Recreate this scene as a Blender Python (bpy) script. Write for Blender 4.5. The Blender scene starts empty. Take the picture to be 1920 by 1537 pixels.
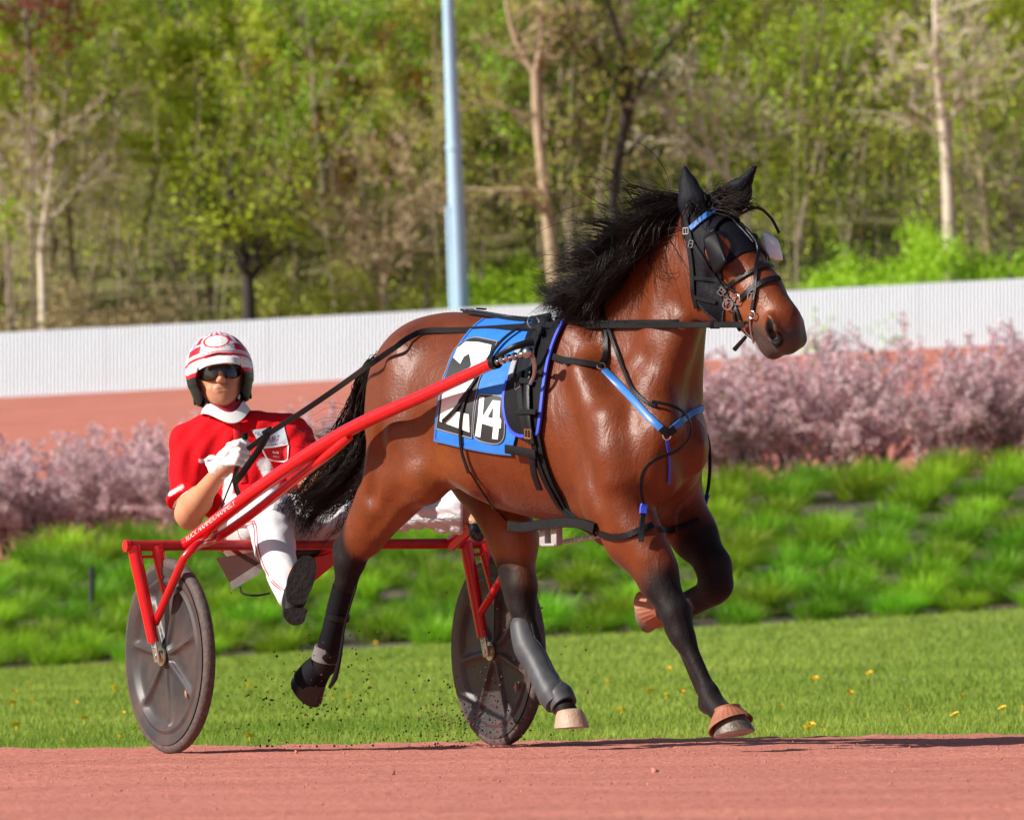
import bpy, bmesh, math, random
import numpy as np
from mathutils import Vector, Matrix
from mathutils.bvhtree import BVHTree

rng = np.random.default_rng(7)
random.seed(7)
SC = bpy.context.scene
COL = SC.collection

# ------------------------------------------------------------------ camera, light, exposure
FOC, CX, CY = 15900.0, 960.0, 768.5          # focal length and centre in pixels of a 1920 px wide picture
PITCH = math.atan(413.5 / FOC)
CAM = Vector((0.0, 0.0, 0.42))
cam_d = bpy.data.cameras.new('camera')
cam_d.sensor_width = 36.0
cam_d.sensor_fit = 'HORIZONTAL'
cam_d.lens = FOC / 1920.0 * 36.0
cam_d.clip_start = 0.5
cam_d.clip_end = 3000.0
cam_d.dof.use_dof = True
cam_d.dof.focus_distance = 29.1
cam_d.dof.aperture_fstop = 11.5
cam = bpy.data.objects.new('camera', cam_d)
COL.objects.link(cam)
cam.location = CAM
cam.rotation_euler = (math.pi / 2 + PITCH, 0, 0)
SC.camera = cam

SUN_EL, SUN_AZ = math.radians(31.0), math.radians(-70.0)   # azimuth from straight behind the camera, towards its left
sun_dir = Vector((math.sin(SUN_AZ) * math.cos(SUN_EL), -math.cos(SUN_AZ) * math.cos(SUN_EL), math.sin(SUN_EL)))  # towards the sun
world = bpy.data.worlds.new('World')
SC.world = world
world.use_nodes = True
wn = world.node_tree.nodes
wl = world.node_tree.links
sky = wn.new('ShaderNodeTexSky')
sky.sky_type = 'NISHITA'
sky.sun_disc = False
sky.sun_elevation = SUN_EL
sky.sun_rotation = math.atan2(sun_dir.x, sun_dir.y)
sky.air_density = 1.0
sky.dust_density = 1.0
bg = wn['Background']
bg.inputs['Strength'].default_value = 0.062
wl.new(sky.outputs['Color'], bg.inputs['Color'])
sun_l = bpy.data.lights.new('sun', 'SUN')
sun_l.energy = 5.0
sun_l.angle = math.radians(0.53)
sun_l.color = (1.0, 0.945, 0.86)
sun_o = bpy.data.objects.new('sun', sun_l)
COL.objects.link(sun_o)
sun_o.rotation_euler = sun_dir.to_track_quat('Z', 'Y').to_euler()
SC.view_settings.view_transform = 'Standard'
SC.view_settings.look = 'None'
SC.view_settings.gamma = 1.0
SC.view_settings.exposure = 0.46
SC.view_settings.use_curve_mapping = False

# ------------------------------------------------------------------ measuring helpers
CF = Vector((0, math.cos(PITCH), math.sin(PITCH)))
CU = Vector((0, -math.sin(PITCH), math.cos(PITCH)))

def ray(px, py):
    return (Vector((px - CX, 0, 0)) + CF * FOC + CU * (CY - py)).normalized()

def P(px, py, Y):
    d = ray(px, py)
    return CAM + d * (Y / d.y)

def onplane(px, py, n, d):
    r = ray(px, py)
    return CAM + r * ((d - CAM.dot(n)) / r.dot(n))

def frame(theta_deg, origin):
    a = math.radians(theta_deg)
    T = Vector((math.cos(a), -math.sin(a), 0))
    R = Vector((-math.sin(a), -math.cos(a), 0))
    return T, R, origin

HT, HR, HO = frame(52.0, Vector((-0.417, 29.5, 0)))     # the horse: forward, its right side, ground under the dock
ST, SR, SO = frame(62.5, Vector((-0.647, 30.0, 0)))     # the cart: forward, its right side, ground under the axle

def H(px, py, r=0.0):
    return onplane(px, py, HR, HO.dot(HR) + r)

def S(px, py, r=0.0):
    return onplane(px, py, SR, SO.dot(SR) + r)

# ------------------------------------------------------------------ object helpers
def setp(o, label=None, cat=None, group=None, kind=None):
    if label: o['label'] = label
    if cat: o['category'] = cat
    if group: o['group'] = group
    if kind: o['kind'] = kind
    return o

def empty(name, loc=(0, 0, 0), rz=0.0, **kw):
    o = bpy.data.objects.new(name, None)
    COL.objects.link(o)
    o.location = loc
    o.rotation_euler = (0, 0, rz)
    o.empty_display_size = 0.1
    return setp(o, **kw)

def link(name, me, mat=None, parent=None, **kw):
    o = bpy.data.objects.new(name, me)
    COL.objects.link(o)
    if mat is not None:
        mats = mat if isinstance(mat, (list, tuple)) else [mat]
        if not me.materials:
            for m in mats:
                me.materials.append(m)
    if parent is not None:
        o.parent = parent
        o.matrix_parent_inverse = (Matrix.Translation(parent.location) @ parent.rotation_euler.to_matrix().to_4x4()).inverted() if parent.parent is None else \
            (parent.matrix_parent_inverse.inverted() @ Matrix.Identity(4))
    return setp(o, **kw)

def mesh_np(name, v, f, smooth=True):
    """v (n,3), f (m,k) numpy arrays"""
    me = bpy.data.meshes.new(name)
    v = np.asarray(v, np.float32)
    f = np.asarray(f, np.int32)
    me.vertices.add(len(v))
    me.vertices.foreach_set('co', v.ravel())
    k = f.shape[1]
    me.loops.add(f.size)
    me.loops.foreach_set('vertex_index', f.ravel())
    me.polygons.add(len(f))
    me.polygons.foreach_set('loop_start', np.arange(0, f.size, k, dtype=np.int32))
    me.polygons.foreach_set('loop_total', np.full(len(f), k, np.int32))
    if smooth:
        me.polygons.foreach_set('use_smooth', np.ones(len(f), bool))
    me.update(calc_edges=True)
    return me

def mesh_py(name, v, f, smooth=True):
    me = bpy.data.meshes.new(name)
    me.from_pydata([tuple(x) for x in v], [], f)
    if smooth:
        for p in me.polygons: p.use_smooth = True
    me.update()
    return me

def bm_mesh(name, bm, smooth=True, recalc=True):
    if recalc:
        bmesh.ops.recalc_face_normals(bm, faces=bm.faces)
    me = bpy.data.meshes.new(name)
    bm.to_mesh(me)
    bm.free()
    if smooth:
        for p in me.polygons: p.use_smooth = True
        me.set_sharp_from_angle(angle=math.radians(40))
    return me

def smooth_path(pts, n=8):
    """Catmull-Rom through the points"""
    P_ = [Vector(p) for p in pts]
    if len(P_) < 3:
        return [P_[0].lerp(P_[-1], i / n) for i in range(n + 1)]
    out = []
    for i in range(len(P_) - 1):
        p0 = P_[i - 1] if i > 0 else P_[0] * 2 - P_[1]
        p1, p2 = P_[i], P_[i + 1]
        p3 = P_[i + 2] if i + 2 < len(P_) else p2 * 2 - p1
        for j in range(n):
            t = j / n
            out.append(0.5 * ((2 * p1) + (p2 - p0) * t + (2 * p0 - 5 * p1 + 4 * p2 - p3) * t * t + (3 * p1 - p0 - 3 * p2 + p3) * t ** 3))
    out.append(P_[-1])
    return out

def tube_into(bm, pts, r, seg=10, cap=True, smooth_n=0):
    """round tube along points; r number or list"""
    pts = [Vector(p) for p in pts]
    rr = list(r) if isinstance(r, (list, tuple)) else [r] * len(pts)
    if smooth_n:
        n0 = len(pts)
        pts = smooth_path(pts, smooth_n)
        m = len(pts)
        rr = [float(np.interp(i / (m - 1) * (n0 - 1), range(n0), rr)) for i in range(m)]
    rings = []
    up = None
    for i, p in enumerate(pts):
        a = pts[max(i - 1, 0)]
        b = pts[min(i + 1, len(pts) - 1)]
        d = (b - a).normalized()
        if up is None:
            up = d.orthogonal().normalized()
        up = (up - d * up.dot(d)).normalized()
        sd = d.cross(up)
        rings.append([bm.verts.new(p + (up * math.cos(k / seg * math.tau) + sd * math.sin(k / seg * math.tau)) * rr[i]) for k in range(seg)])
    for i in range(len(rings) - 1):
        for k in range(seg):
            bm.faces.new((rings[i][k], rings[i][(k + 1) % seg], rings[i + 1][(k + 1) % seg], rings[i + 1][k]))
    if cap:
        bm.faces.new(rings[0][::-1])
        bm.faces.new(rings[-1])
    return rings

def tube(name, pts, r, mat, parent=None, seg=10, smooth_n=0, **kw):
    bm = bmesh.new()
    tube_into(bm, pts, r, seg, True, smooth_n)
    return link(name, bm_mesh(name, bm), mat, parent, **kw)

def box_into(bm, c, sx, sy, sz, ax=None, bevel=0.0):
    """box with centre c and axes ax = (X, Y, Z) vectors"""
    X, Y, Z = ax if ax else (Vector((1, 0, 0)), Vector((0, 1, 0)), Vector((0, 0, 1)))
    c = Vector(c)
    vs = [bm.verts.new(c + X * (sx / 2 * i) + Y * (sy / 2 * j) + Z * (sz / 2 * k)) for i in (-1, 1) for j in (-1, 1) for k in (-1, 1)]
    fs = [(0, 1, 3, 2), (4, 6, 7, 5), (0, 4, 5, 1), (2, 3, 7, 6), (0, 2, 6, 4), (1, 5, 7, 3)]
    F = [bm.faces.new([vs[i] for i in f]) for f in fs]
    if bevel:
        es = list({e for f in F for e in f.edges})
        bmesh.ops.bevel(bm, geom=es, offset=bevel, segments=2, affect='EDGES', profile=0.5)
    return vs

# ------------------------------------------------------------------ material helper
def mat(name, col, rough=0.6, metal=0.0, spec=0.5, coat=0.0, sheen=0.0, noise=0.0, nscale=30.0, bump=0.0, bscale=80.0,
        attr=None, col2=None, sss=0.0, rnd=0.0, trans=0.0, alpha=None):
    m = bpy.data.materials.new(name)
    m.use_nodes = True
    nt = m.node_tree
    b = nt.nodes['Principled BSDF']
    b.inputs['Roughness'].default_value = rough
    b.inputs['Metallic'].default_value = metal
    b.inputs['Specular IOR Level'].default_value = spec
    b.inputs['Coat Weight'].default_value = coat
    b.inputs['Coat Roughness'].default_value = 0.15
    if sheen:
        b.inputs['Sheen Weight'].default_value = sheen
    if sss:
        b.inputs['Subsurface Weight'].default_value = sss
        b.inputs['Subsurface Radius'].default_value = (0.012, 0.005, 0.003)
        b.inputs['Subsurface Scale'].default_value = 1.0
    src = None
    if attr:
        a = nt.nodes.new('ShaderNodeAttribute')
        a.attribute_name = attr
        src = a.outputs['Color']
    else:
        rgb = nt.nodes.new('ShaderNodeRGB')
        rgb.outputs[0].default_value = (*col, 1)
        src = rgb.outputs[0]
    tc = nt.nodes.new('ShaderNodeTexCoord')
    if noise or col2:
        n = nt.nodes.new('ShaderNodeTexNoise')
        n.inputs['Scale'].default_value = nscale
        n.inputs['Detail'].default_value = 5.0
        n.inputs['Roughness'].default_value = 0.6
        nt.links.new(tc.outputs['Object'], n.inputs['Vector'])
        ramp = nt.nodes.new('ShaderNodeMapRange')
        ramp.inputs['From Min'].default_value = 0.35
        ramp.inputs['From Max'].default_value = 0.65
        nt.links.new(n.outputs['Fac'], ramp.inputs['Value'])
        mx = nt.nodes.new('ShaderNodeMix')
        mx.data_type = 'RGBA'
        if col2:
            nt.links.new(ramp.outputs[0], mx.inputs['Factor'])
            nt.links.new(src, mx.inputs['A'])
            mx.inputs['B'].default_value = (*col2, 1)
            src = mx.outputs['Result']
        if noise:
            mr = nt.nodes.new('ShaderNodeMapRange')
            mr.inputs['To Min'].default_value = 1.0 - noise
            mr.inputs['To Max'].default_value = 1.0 + noise
            nt.links.new(ramp.outputs[0], mr.inputs['Value'])
            hs = nt.nodes.new('ShaderNodeHueSaturation')
            nt.links.new(mr.outputs[0], hs.inputs['Value'])
            nt.links.new(src, hs.inputs['Color'])
            src = hs.outputs['Color']
    if rnd:
        oi = nt.nodes.new('ShaderNodeObjectInfo')
        hs = nt.nodes.new('ShaderNodeHueSaturation')
        m1 = nt.nodes.new('ShaderNodeMapRange')
        m1.inputs['To Min'].default_value = 0.5 - rnd * 0.10
        m1.inputs['To Max'].default_value = 0.5 + rnd * 0.05
        m2 = nt.nodes.new('ShaderNodeMapRange')
        m2.inputs['To Min'].default_value = 1.0 - rnd
        m2.inputs['To Max'].default_value = 1.0 + rnd
        ml = nt.nodes.new('ShaderNodeMath')
        ml.operation = 'MULTIPLY'
        ml.inputs[1].default_value = 7.31
        fr = nt.nodes.new('ShaderNodeMath')
        fr.operation = 'FRACT'
        nt.links.new(oi.outputs['Random'], m1.inputs['Value'])
        nt.links.new(oi.outputs['Random'], ml.inputs[0])
        nt.links.new(ml.outputs[0], fr.inputs[0])
        nt.links.new(fr.outputs[0], m2.inputs['Value'])
        nt.links.new(m1.outputs[0], hs.inputs['Hue'])
        nt.links.new(m2.outputs[0], hs.inputs['Value'])
        nt.links.new(src, hs.inputs['Color'])
        src = hs.outputs['Color']
    nt.links.new(src, b.inputs['Base Color'])
    if bump:
        n = nt.nodes.new('ShaderNodeTexNoise')
        n.inputs['Scale'].default_value = bscale
        n.inputs['Detail'].default_value = 6.0
        nt.links.new(tc.outputs['Object'], n.inputs['Vector'])
        bp = nt.nodes.new('ShaderNodeBump')
        bp.inputs['Strength'].default_value = bump
        bp.inputs['Distance'].default_value = 0.01
        nt.links.new(n.outputs['Fac'], bp.inputs['Height'])
        nt.links.new(bp.outputs['Normal'], b.inputs['Normal'])
    if trans:
        tr = nt.nodes.new('ShaderNodeBsdfTranslucent')
        nt.links.new(src, tr.inputs['Color'])
        ms = nt.nodes.new('ShaderNodeMixShader')
        ms.inputs[0].default_value = trans
        nt.links.new(b.outputs[0], ms.inputs[1])
        nt.links.new(tr.outputs[0], ms.inputs[2])
        nt.links.new(ms.outputs[0], nt.nodes['Material Output'].inputs['Surface'])
    m.diffuse_color = (*col, 1)
    return m

# ------------------------------------------------------------------ solid modelling on a grid (smooth unions of tapered limbs)
class Field:
    def __init__(self, lo, hi, h, T=None):
        self.lo = np.array(lo, float)
        self.h = h
        self.n = np.ceil((np.array(hi) - self.lo) / h).astype(int) + 1
        self.f = np.full(self.n, 1.0, np.float32)
        self.ax = [self.lo[i] + h * np.arange(self.n[i]) for i in range(3)]
        self.T = T                                   # world -> local 3x4 (numpy 4x4)

    def loc(self, p):
        p = np.array(tuple(p) + (1.0,))
        return (self.T @ p)[:3] if self.T is not None else p[:3]

    def region(self, lo, hi):
        i0 = np.clip(np.floor((np.array(lo) - self.lo) / self.h).astype(int), 0, self.n)
        i1 = np.clip(np.ceil((np.array(hi) - self.lo) / self.h).astype(int) + 1, 0, self.n)
        sl = tuple(slice(a, b) for a, b in zip(i0, i1))
        X = self.ax[0][sl[0]][:, None, None].astype(np.float32)
        Y = self.ax[1][sl[1]][None, :, None].astype(np.float32)
        Z = self.ax[2][sl[2]][None, None, :].astype(np.float32)
        return sl, X, Y, Z

    def blend(self, sl, d, k, op):
        f = self.f[sl]
        if f.size == 0: return
        if op == 'add':
            if k > 0:
                hh = np.maximum(k - np.abs(f - d), 0) / k
                self.f[sl] = np.minimum(f, d) - hh * hh * (k * 0.25)
            else:
                self.f[sl] = np.minimum(f, d)
        elif op == 'sub':
            hh = np.maximum(k - np.abs(f + d), 0) / k
            self.f[sl] = np.maximum(f, -d) + hh * hh * (k * 0.25)
        elif op == 'int':
            self.f[sl] = np.maximum(f, d)

    def cone(self, a, b, ra, rb, k=0.04, flat=1.0, n=None, op='add', local=False, power=1.0):
        """tapered capsule; flat<1 thins it along the direction n (world vector or local if local)"""
        if not local:
            a, b = self.loc(a), self.loc(b)
            if n is not None:
                n = (self.T[:3, :3] @ np.array(n)) if self.T is not None else np.array(n)
        a, b = np.array(a, float), np.array(b, float)
        if n is None: n = np.array((0, 1, 0.0))
        n = np.array(n, float) / np.linalg.norm(n)
        m = max(ra, rb) * max(1, flat) + k + 3 * self.h
        lo, hi = np.minimum(a, b) - m, np.maximum(a, b) + m
        sl, X, Y, Z = self.region(lo, hi)
        if self.f[sl].size == 0: return
        s = 1.0 / flat - 1.0
        def tr(p):
            return p + n * (s * float(p @ n))
        A, B = tr(a), tr(b)
        pn = (X * n[0] + Y * n[1] + Z * n[2]) * s
        x = X + pn * n[0] - A[0]
        y = Y + pn * n[1] - A[1]
        z = Z + pn * n[2] - A[2]
        ab = B - A
        L2 = max(float(ab @ ab), 1e-9)
        t = np.clip((x * ab[0] + y * ab[1] + z * ab[2]) / L2, 0, 1)
        d = np.sqrt((x - t * ab[0]) ** 2 + (y - t * ab[1]) ** 2 + (z - t * ab[2]) ** 2)
        tt = t if power == 1.0 else t ** power
        d = (d - (ra + (rb - ra) * tt)) * (min(1.0, flat) ** 0.7)
        self.blend(sl, d.astype(np.float32), k, op)

    def chain(self, pts, k=0.03, flat=1.0, n=None, **kw):
        for (p, r), (q, s) in zip(pts[:-1], pts[1:]):
            self.cone(p, q, r, s, k, flat, n, **kw)

    def ball(self, c, r, k=0.03, flat=1.0, n=None, op='add', local=False):
        self.cone(c, c, r, r, k, flat, n, op, local)

    def mesh(self, iters=1):
        """naive surface nets"""
        f = self.f
        s = f < 0
        nx, ny, nz = f.shape
        c = np.zeros((nx - 1, ny - 1, nz - 1), np.uint8)
        for i in (0, 1):
            for j in (0, 1):
                for k in (0, 1):
                    c += s[i:nx - 1 + i, j:ny - 1 + j, k:nz - 1 + k]
        act = (c > 0) & (c < 8)
        idx = np.argwhere(act)
        num = np.full(act.shape, -1, np.int32)
        num[act] = np.arange(len(idx))
        acc = np.zeros((len(idx), 3))
        cnt = np.zeros(len(idx))
        cor = [(i, j, k) for i in (0, 1) for j in (0, 1) for k in (0, 1)]
        for a in cor:
            for b in cor:
                if a < b and sum(abs(a[q] - b[q]) for q in range(3)) == 1:
                    fa = f[idx[:, 0] + a[0], idx[:, 1] + a[1], idx[:, 2] + a[2]].astype(float)
                    fb = f[idx[:, 0] + b[0], idx[:, 1] + b[1], idx[:, 2] + b[2]].astype(float)
                    m = (fa < 0) != (fb < 0)
                    t = np.where(m, fa / np.where(m, fa - fb, 1), 0)
                    pa = np.array(a, float) + t[:, None] * (np.array(b, float) - np.array(a, float))
                    acc += np.where(m[:, None], pa, 0)
                    cnt += m
        v = (idx + acc / cnt[:, None]) * self.h + self.lo
        quads = []
        for ax_ in range(3):
            o1, o2 = [(1, 2), (2, 0), (0, 1)][ax_]
            sl0 = [slice(1, -1)] * 3
            sl1 = [slice(1, -1)] * 3
            sl0[ax_] = slice(0, -1)
            sl1[ax_] = slice(1, None)
            e = s[tuple(sl0)] != s[tuple(sl1)]
            w = s[tuple(sl0)]
            q = np.argwhere(e)
            inside = w[e]
            base = q.copy()
            for q_ in range(3):
                if q_ != ax_: base[:, q_] += 1
            d1 = np.zeros(3, int); d1[o1] = 1
            d2 = np.zeros(3, int); d2[o2] = 1
            g = lambda p: num[p[:, 0], p[:, 1], p[:, 2]]
            A, B, C, D = g(base - d1 - d2), g(base - d2), g(base), g(base - d1)
            F_ = np.stack([A, B, C, D], 1)
            F_[~inside] = F_[~inside][:, ::-1]
            quads.append(F_)
        fc = np.concatenate(quads)
        fc = fc[(fc >= 0).all(1)]
        # light relaxation
        for _ in range(iters):
            sm = np.zeros_like(v)
            ct = np.zeros(len(v))
            for a_, b_ in ((0, 1), (1, 2), (2, 3), (3, 0)):
                np.add.at(sm, fc[:, a_], v[fc[:, b_]])
                np.add.at(ct, fc[:, a_], 1)
            v = v * 0.4 + 0.6 * sm / np.maximum(ct, 1)[:, None]
        if self.T is not None:
            Ti = np.linalg.inv(self.T)
            v = v @ Ti[:3, :3].T + Ti[:3, 3]
            if np.linalg.det(Ti[:3, :3]) < 0: fc = fc[:, ::-1]
        return v, fc

def frame_T(T, R, O):
    """world -> (forward, left, up)"""
    M = np.eye(4)
    M[0, :3] = T
    M[1, :3] = -np.array(R)
    M[2, :3] = (0, 0, 1)
    M[:3, 3] = -(M[:3, :3] @ np.array(O))
    return M

def smoothstep(x, a, b):
    t = np.clip((x - a) / (b - a), 0, 1)
    return t * t * (3 - 2 * t)

def capdist(v, a, b):
    a, b = np.array(a), np.array(b)
    ab = b - a
    L2 = max(ab @ ab, 1e-9)
    t = np.clip(((v - a) @ ab) / L2, 0, 1)
    return np.linalg.norm(v - (a + t[:, None] * ab), axis=1)

def set_color(me, name, cols):
    at = me.color_attributes.new(name, 'FLOAT_COLOR', 'POINT')
    c = np.ones((len(cols), 4), np.float32)
    c[:, :3] = cols
    at.data.foreach_set('color', c.ravel())

def vnoise(v, scale, seed=0):
    """cheap smooth value noise for numpy points, about -1..1"""
    r = np.random.default_rng(seed)
    out = np.zeros(len(v))
    for i in range(6):
        d = r.normal(size=3)
        d /= np.linalg.norm(d)
        out += np.sin(v @ d * scale * (1 + 0.35 * i) + r.uniform(0, 6.28)) / 6 * 1.5
    return out
# ------------------------------------------------------------------ ground surfaces
def tilt_clamp(x, w): return w * np.tanh(np.asarray(x, float) / w)
def z_track(x): return 0.0157 * (tilt_clamp(x, 8.0) + .647)
EDGE_Y = 31.15
def z_lawn(x, Y):
    s = np.clip((np.asarray(Y, float) - EDGE_Y) / (100 - EDGE_Y), 0, 1)
    mid = -.050 + (.31 + .05) * s
    sl_ = .0157 + (.0617 - .0157) * s
    return mid + sl_ * tilt_clamp(x, 22.0)
def z_bank(x, Y):
    s = np.clip((np.asarray(Y, float) - 100) / 12.0, 0, 1)
    a = z_lawn(x, 100.0)
    b = 1.91 + .092 * tilt_clamp(x, 22.0)
    return a + (b - a) * (s * .8 + .2 * s * s * (3 - 2 * s))
def z_far(x, Y):
    s = np.clip((np.asarray(Y, float) - 112) / 138.0, 0, 1)
    a = 1.91 + .092 * tilt_clamp(x, 22.0) - .05 * np.minimum(s * 30, 1)
    b = 8.12 + .055 * tilt_clamp(x, 40.0)
    return a + (b - a) * (s * .75 + .25 * s * s)
def z_hill(x, Y):
    s = np.clip((np.asarray(Y, float) - 250) / 190.0, 0, 1)
    return 8.12 + .055 * tilt_clamp(x, 40.0) + 48 * s ** 1.15 + .5 * np.sin(np.asarray(x) * .21 + 1) * s * 3

def sheet(name, xs, ys, zf, m, **kw):
    X, Y = np.meshgrid(xs, ys, indexing='ij')
    Z = zf(X, Y)
    v = np.stack([X, Y, Z], -1).reshape(-1, 3)
    nx, ny = len(xs), len(ys)
    i = (np.arange(nx - 1)[:, None] * ny + np.arange(ny - 1)[None]).ravel()
    f = np.stack([i, i + ny, i + ny + 1, i + 1], 1)
    return link(name, mesh_np(name, v, f), m, kind='structure', **kw)

def fbm2(X, Y, sc, seed, octs=4):
    r = np.random.default_rng(seed)
    out = 0
    a = 1.0
    for o in range(octs):
        for _ in range(4):
            d = r.normal(size=2); d /= np.hypot(*d)
            out = out + a * np.sin((X * d[0] + Y * d[1]) * sc * (1 + .5 * r.random()) + r.uniform(0, 6.28)) / 4
        sc *= 2.1; a *= .55
    return out

M_track = mat('red_clay_track', (0.47, 0.165, 0.125), rough=0.95, spec=.15, bump=.6, bscale=55)
nt = M_track.node_tree
def track_nodes(m, base, dark, light, s1, s2):
    nt = m.node_tree
    b = nt.nodes['Principled BSDF']
    geo = nt.nodes.new('ShaderNodeNewGeometry')
    n1 = nt.nodes.new('ShaderNodeTexNoise'); n1.inputs['Scale'].default_value = s1; n1.inputs['Detail'].default_value = 8; n1.inputs['Roughness'].default_value = .72
    n2 = nt.nodes.new('ShaderNodeTexNoise'); n2.inputs['Scale'].default_value = s2; n2.inputs['Detail'].default_value = 4
    nt.links.new(geo.outputs['Position'], n1.inputs['Vector'])
    mp = nt.nodes.new('ShaderNodeMapping'); mp.inputs['Scale'].default_value = (.25, 1.0, 1.0)
    nt.links.new(geo.outputs['Position'], mp.inputs['Vector'])
    nt.links.new(mp.outputs[0], n2.inputs['Vector'])
    r1 = nt.nodes.new('ShaderNodeValToRGB')
    e = r1.color_ramp.elements
    e[0].position = .30; e[0].color = (*dark, 1)
    e[1].position = .48; e[1].color = (*base, 1)
    q = r1.color_ramp.elements.new(.72); q.color = (*light, 1)
    nt.links.new(n1.outputs['Fac'], r1.inputs['Fac'])
    mr = nt.nodes.new('ShaderNodeMapRange'); mr.inputs['From Min'].default_value = .3; mr.inputs['From Max'].default_value = .7; mr.inputs['To Min'].default_value = .86; mr.inputs['To Max'].default_value = 1.12
    nt.links.new(n2.outputs['Fac'], mr.inputs['Value'])
    hs = nt.nodes.new('ShaderNodeHueSaturation')
    nt.links.new(mr.outputs[0], hs.inputs['Value'])
    nt.links.new(r1.outputs[0], hs.inputs['Color'])
    nt.links.new(hs.outputs[0], b.inputs['Base Color'])
track_nodes(M_track, (0.51, 0.182, 0.135), (0.22, 0.070, 0.050), (0.64, 0.27, 0.21), 46.0, 1.3)
xs = np.concatenate([np.linspace(-70, -3, 30), np.arange(-2.95, 2.95, .022), np.linspace(3, 70, 30)])
ys = np.concatenate([np.linspace(3, 17, 10), np.arange(17.2, 24, .05), np.arange(24, EDGE_Y + .001, .022), [EDGE_Y + .03, EDGE_Y + .08, EDGE_Y + .16]])
def ztr(X, Y):
    z = z_track(X) + .0045 * fbm2(X, Y, 7.0, 1) + .0030 * np.maximum(fbm2(X, Y, 34.0, 2, 3), -.1) + .006 * np.maximum(fbm2(X, Y, 14.0, 5, 2) - .75, 0)
    lip = np.clip((Y - (EDGE_Y - .30)) / .25, 0, 1)
    z = z + lip * (.004 + .006 * np.maximum(fbm2(X, Y, 22, 4, 3), 0))
    return z - np.clip((Y - EDGE_Y + .02) / .16, 0, 1) * .22
sheet('race_track', xs, ys, ztr, M_track)

M_soil = mat('dark_garden_soil', (0.040, 0.028, 0.024), rough=.95, noise=.35, nscale=3, col2=(.085, .060, .045))
M_lawnbase = mat('lawn_soil_and_thatch', (0.17, 0.25, 0.035), rough=.95, noise=.2, nscale=2)
xs = np.linspace(-45, 45, 91)
sheet('lawn', xs, np.concatenate([[EDGE_Y - .05], np.linspace(EDGE_Y + .1, 45, 40), np.linspace(46, 100.4, 50)]), z_lawn, M_lawnbase)
sheet('bank', xs, np.linspace(100, 112.5, 30), lambda X, Y: z_bank(X, Y) + .05 * fbm2(X, Y, 1.6, 8), M_soil)
M_far = mat('far_clay_track', (0.46, 0.16, 0.115), rough=.95, spec=.1)
track_nodes(M_far, (0.50, 0.180, 0.135), (0.42, 0.140, 0.10), (0.56, 0.21, 0.16), 1.2, .35)
sheet('far_track', np.linspace(-60, 60, 61), np.linspace(112.3, 251, 60), z_far, M_far)
M_litter = mat('leaf_litter', (0.22, 0.165, 0.085), rough=.95, noise=.4, nscale=.9, col2=(.17, .18, .05))
sheet('wooded_hillside', np.linspace(-110, 110, 70), np.linspace(250.5, 470, 60), z_hill, M_litter)

# lawn grass: a mesh of single blades, thinning with distance
def blades(name, X, Y, Z, h, w, m, lean=.35, seed=0, **kw):
    r = np.random.default_rng(seed)
    n = len(X)
    a = r.uniform(0, np.pi, n)
    dx, dy = np.cos(a) * w / 2, np.sin(a) * w / 2
    lx, ly = r.normal(0, lean, n) * h, r.normal(0, lean, n) * h
    v = np.empty((n, 3, 3))
    v[:, 0] = np.stack([X - dx, Y - dy, Z - .004], 1)
    v[:, 1] = np.stack([X + dx, Y + dy, Z - .004], 1)
    v[:, 2] = np.stack([X + lx, Y + ly, Z + h], 1)
    f = np.arange(n * 3).reshape(-1, 3)
    return link(name, mesh_np(name, v.reshape(-1, 3), f, smooth=False), m, **kw)
M_grass = mat('lawn_grass', (0.150, 0.300, 0.022), rough=.7, spec=.25, trans=.35)
nt = M_grass.node_tree
geo = nt.nodes.new('ShaderNodeNewGeometry')
mp = nt.nodes.new('ShaderNodeMapping'); mp.inputs['Scale'].default_value = (.35, .22, 1)
nz_ = nt.nodes.new('ShaderNodeTexNoise'); nz_.inputs['Scale'].default_value = 1.0; nz_.inputs['Detail'].default_value = 5
nt.links.new(geo.outputs['Position'], mp.inputs['Vector']); nt.links.new(mp.outputs[0], nz_.inputs['Vector'])
rp = nt.nodes.new('ShaderNodeValToRGB')
rp.color_ramp.elements[0].position = .32; rp.color_ramp.elements[0].color = (.185, .285, .028, 1)
rp.color_ramp.elements[1].position = .68; rp.color_ramp.elements[1].color = (.345, .425, .065, 1)
nt.links.new(nz_.outputs['Fac'], rp.inputs['Fac'])
for n_ in nt.nodes:
    if n_.type == 'BSDF_PRINCIPLED': nt.links.new(rp.outputs[0], n_.inputs['Base Color'])
    if n_.type == 'BSDF_TRANSLUCENT': nt.links.new(rp.outputs[0], n_.inputs['Color'])
r = np.random.default_rng(21)
n = 190000
u = r.random(n)
YY = (31.6 ** -1.1 + u * (100.3 ** -1.1 - 31.6 ** -1.1)) ** (-1 / 1.1)
XX = r.uniform(-1, 1, n) * (YY * .068 + .6)
hh = (.013 + .021 * r.random(n) + .014 * (r.random(n) > .93)) * (1 + (YY - 31) * .012)
blades('grass', XX, YY, z_lawn(XX, YY), hh, .0045 * (1 + (YY - 31) * .045), M_grass, .4, 1, kind='stuff', label='short mown grass on the lawn strip behind the track')
# a fringe of rough grass along the track edge
n = 9000
YY = r.uniform(EDGE_Y + .12, EDGE_Y + 1.3, n); XX = r.uniform(-2.9, 2.9, n)
M_fringe = mat('dusty_fringe_grass', (.16, .24, .06), rough=.8, trans=.3, noise=.3, nscale=6, col2=(.26, .22, .10))
blades('edge_grass', XX, YY, z_lawn(XX, YY) - .01, r.uniform(.03, .075, n), .005, M_fringe, .5, 2, kind='stuff', label='dusty grass fringe along the track edge')

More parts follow.
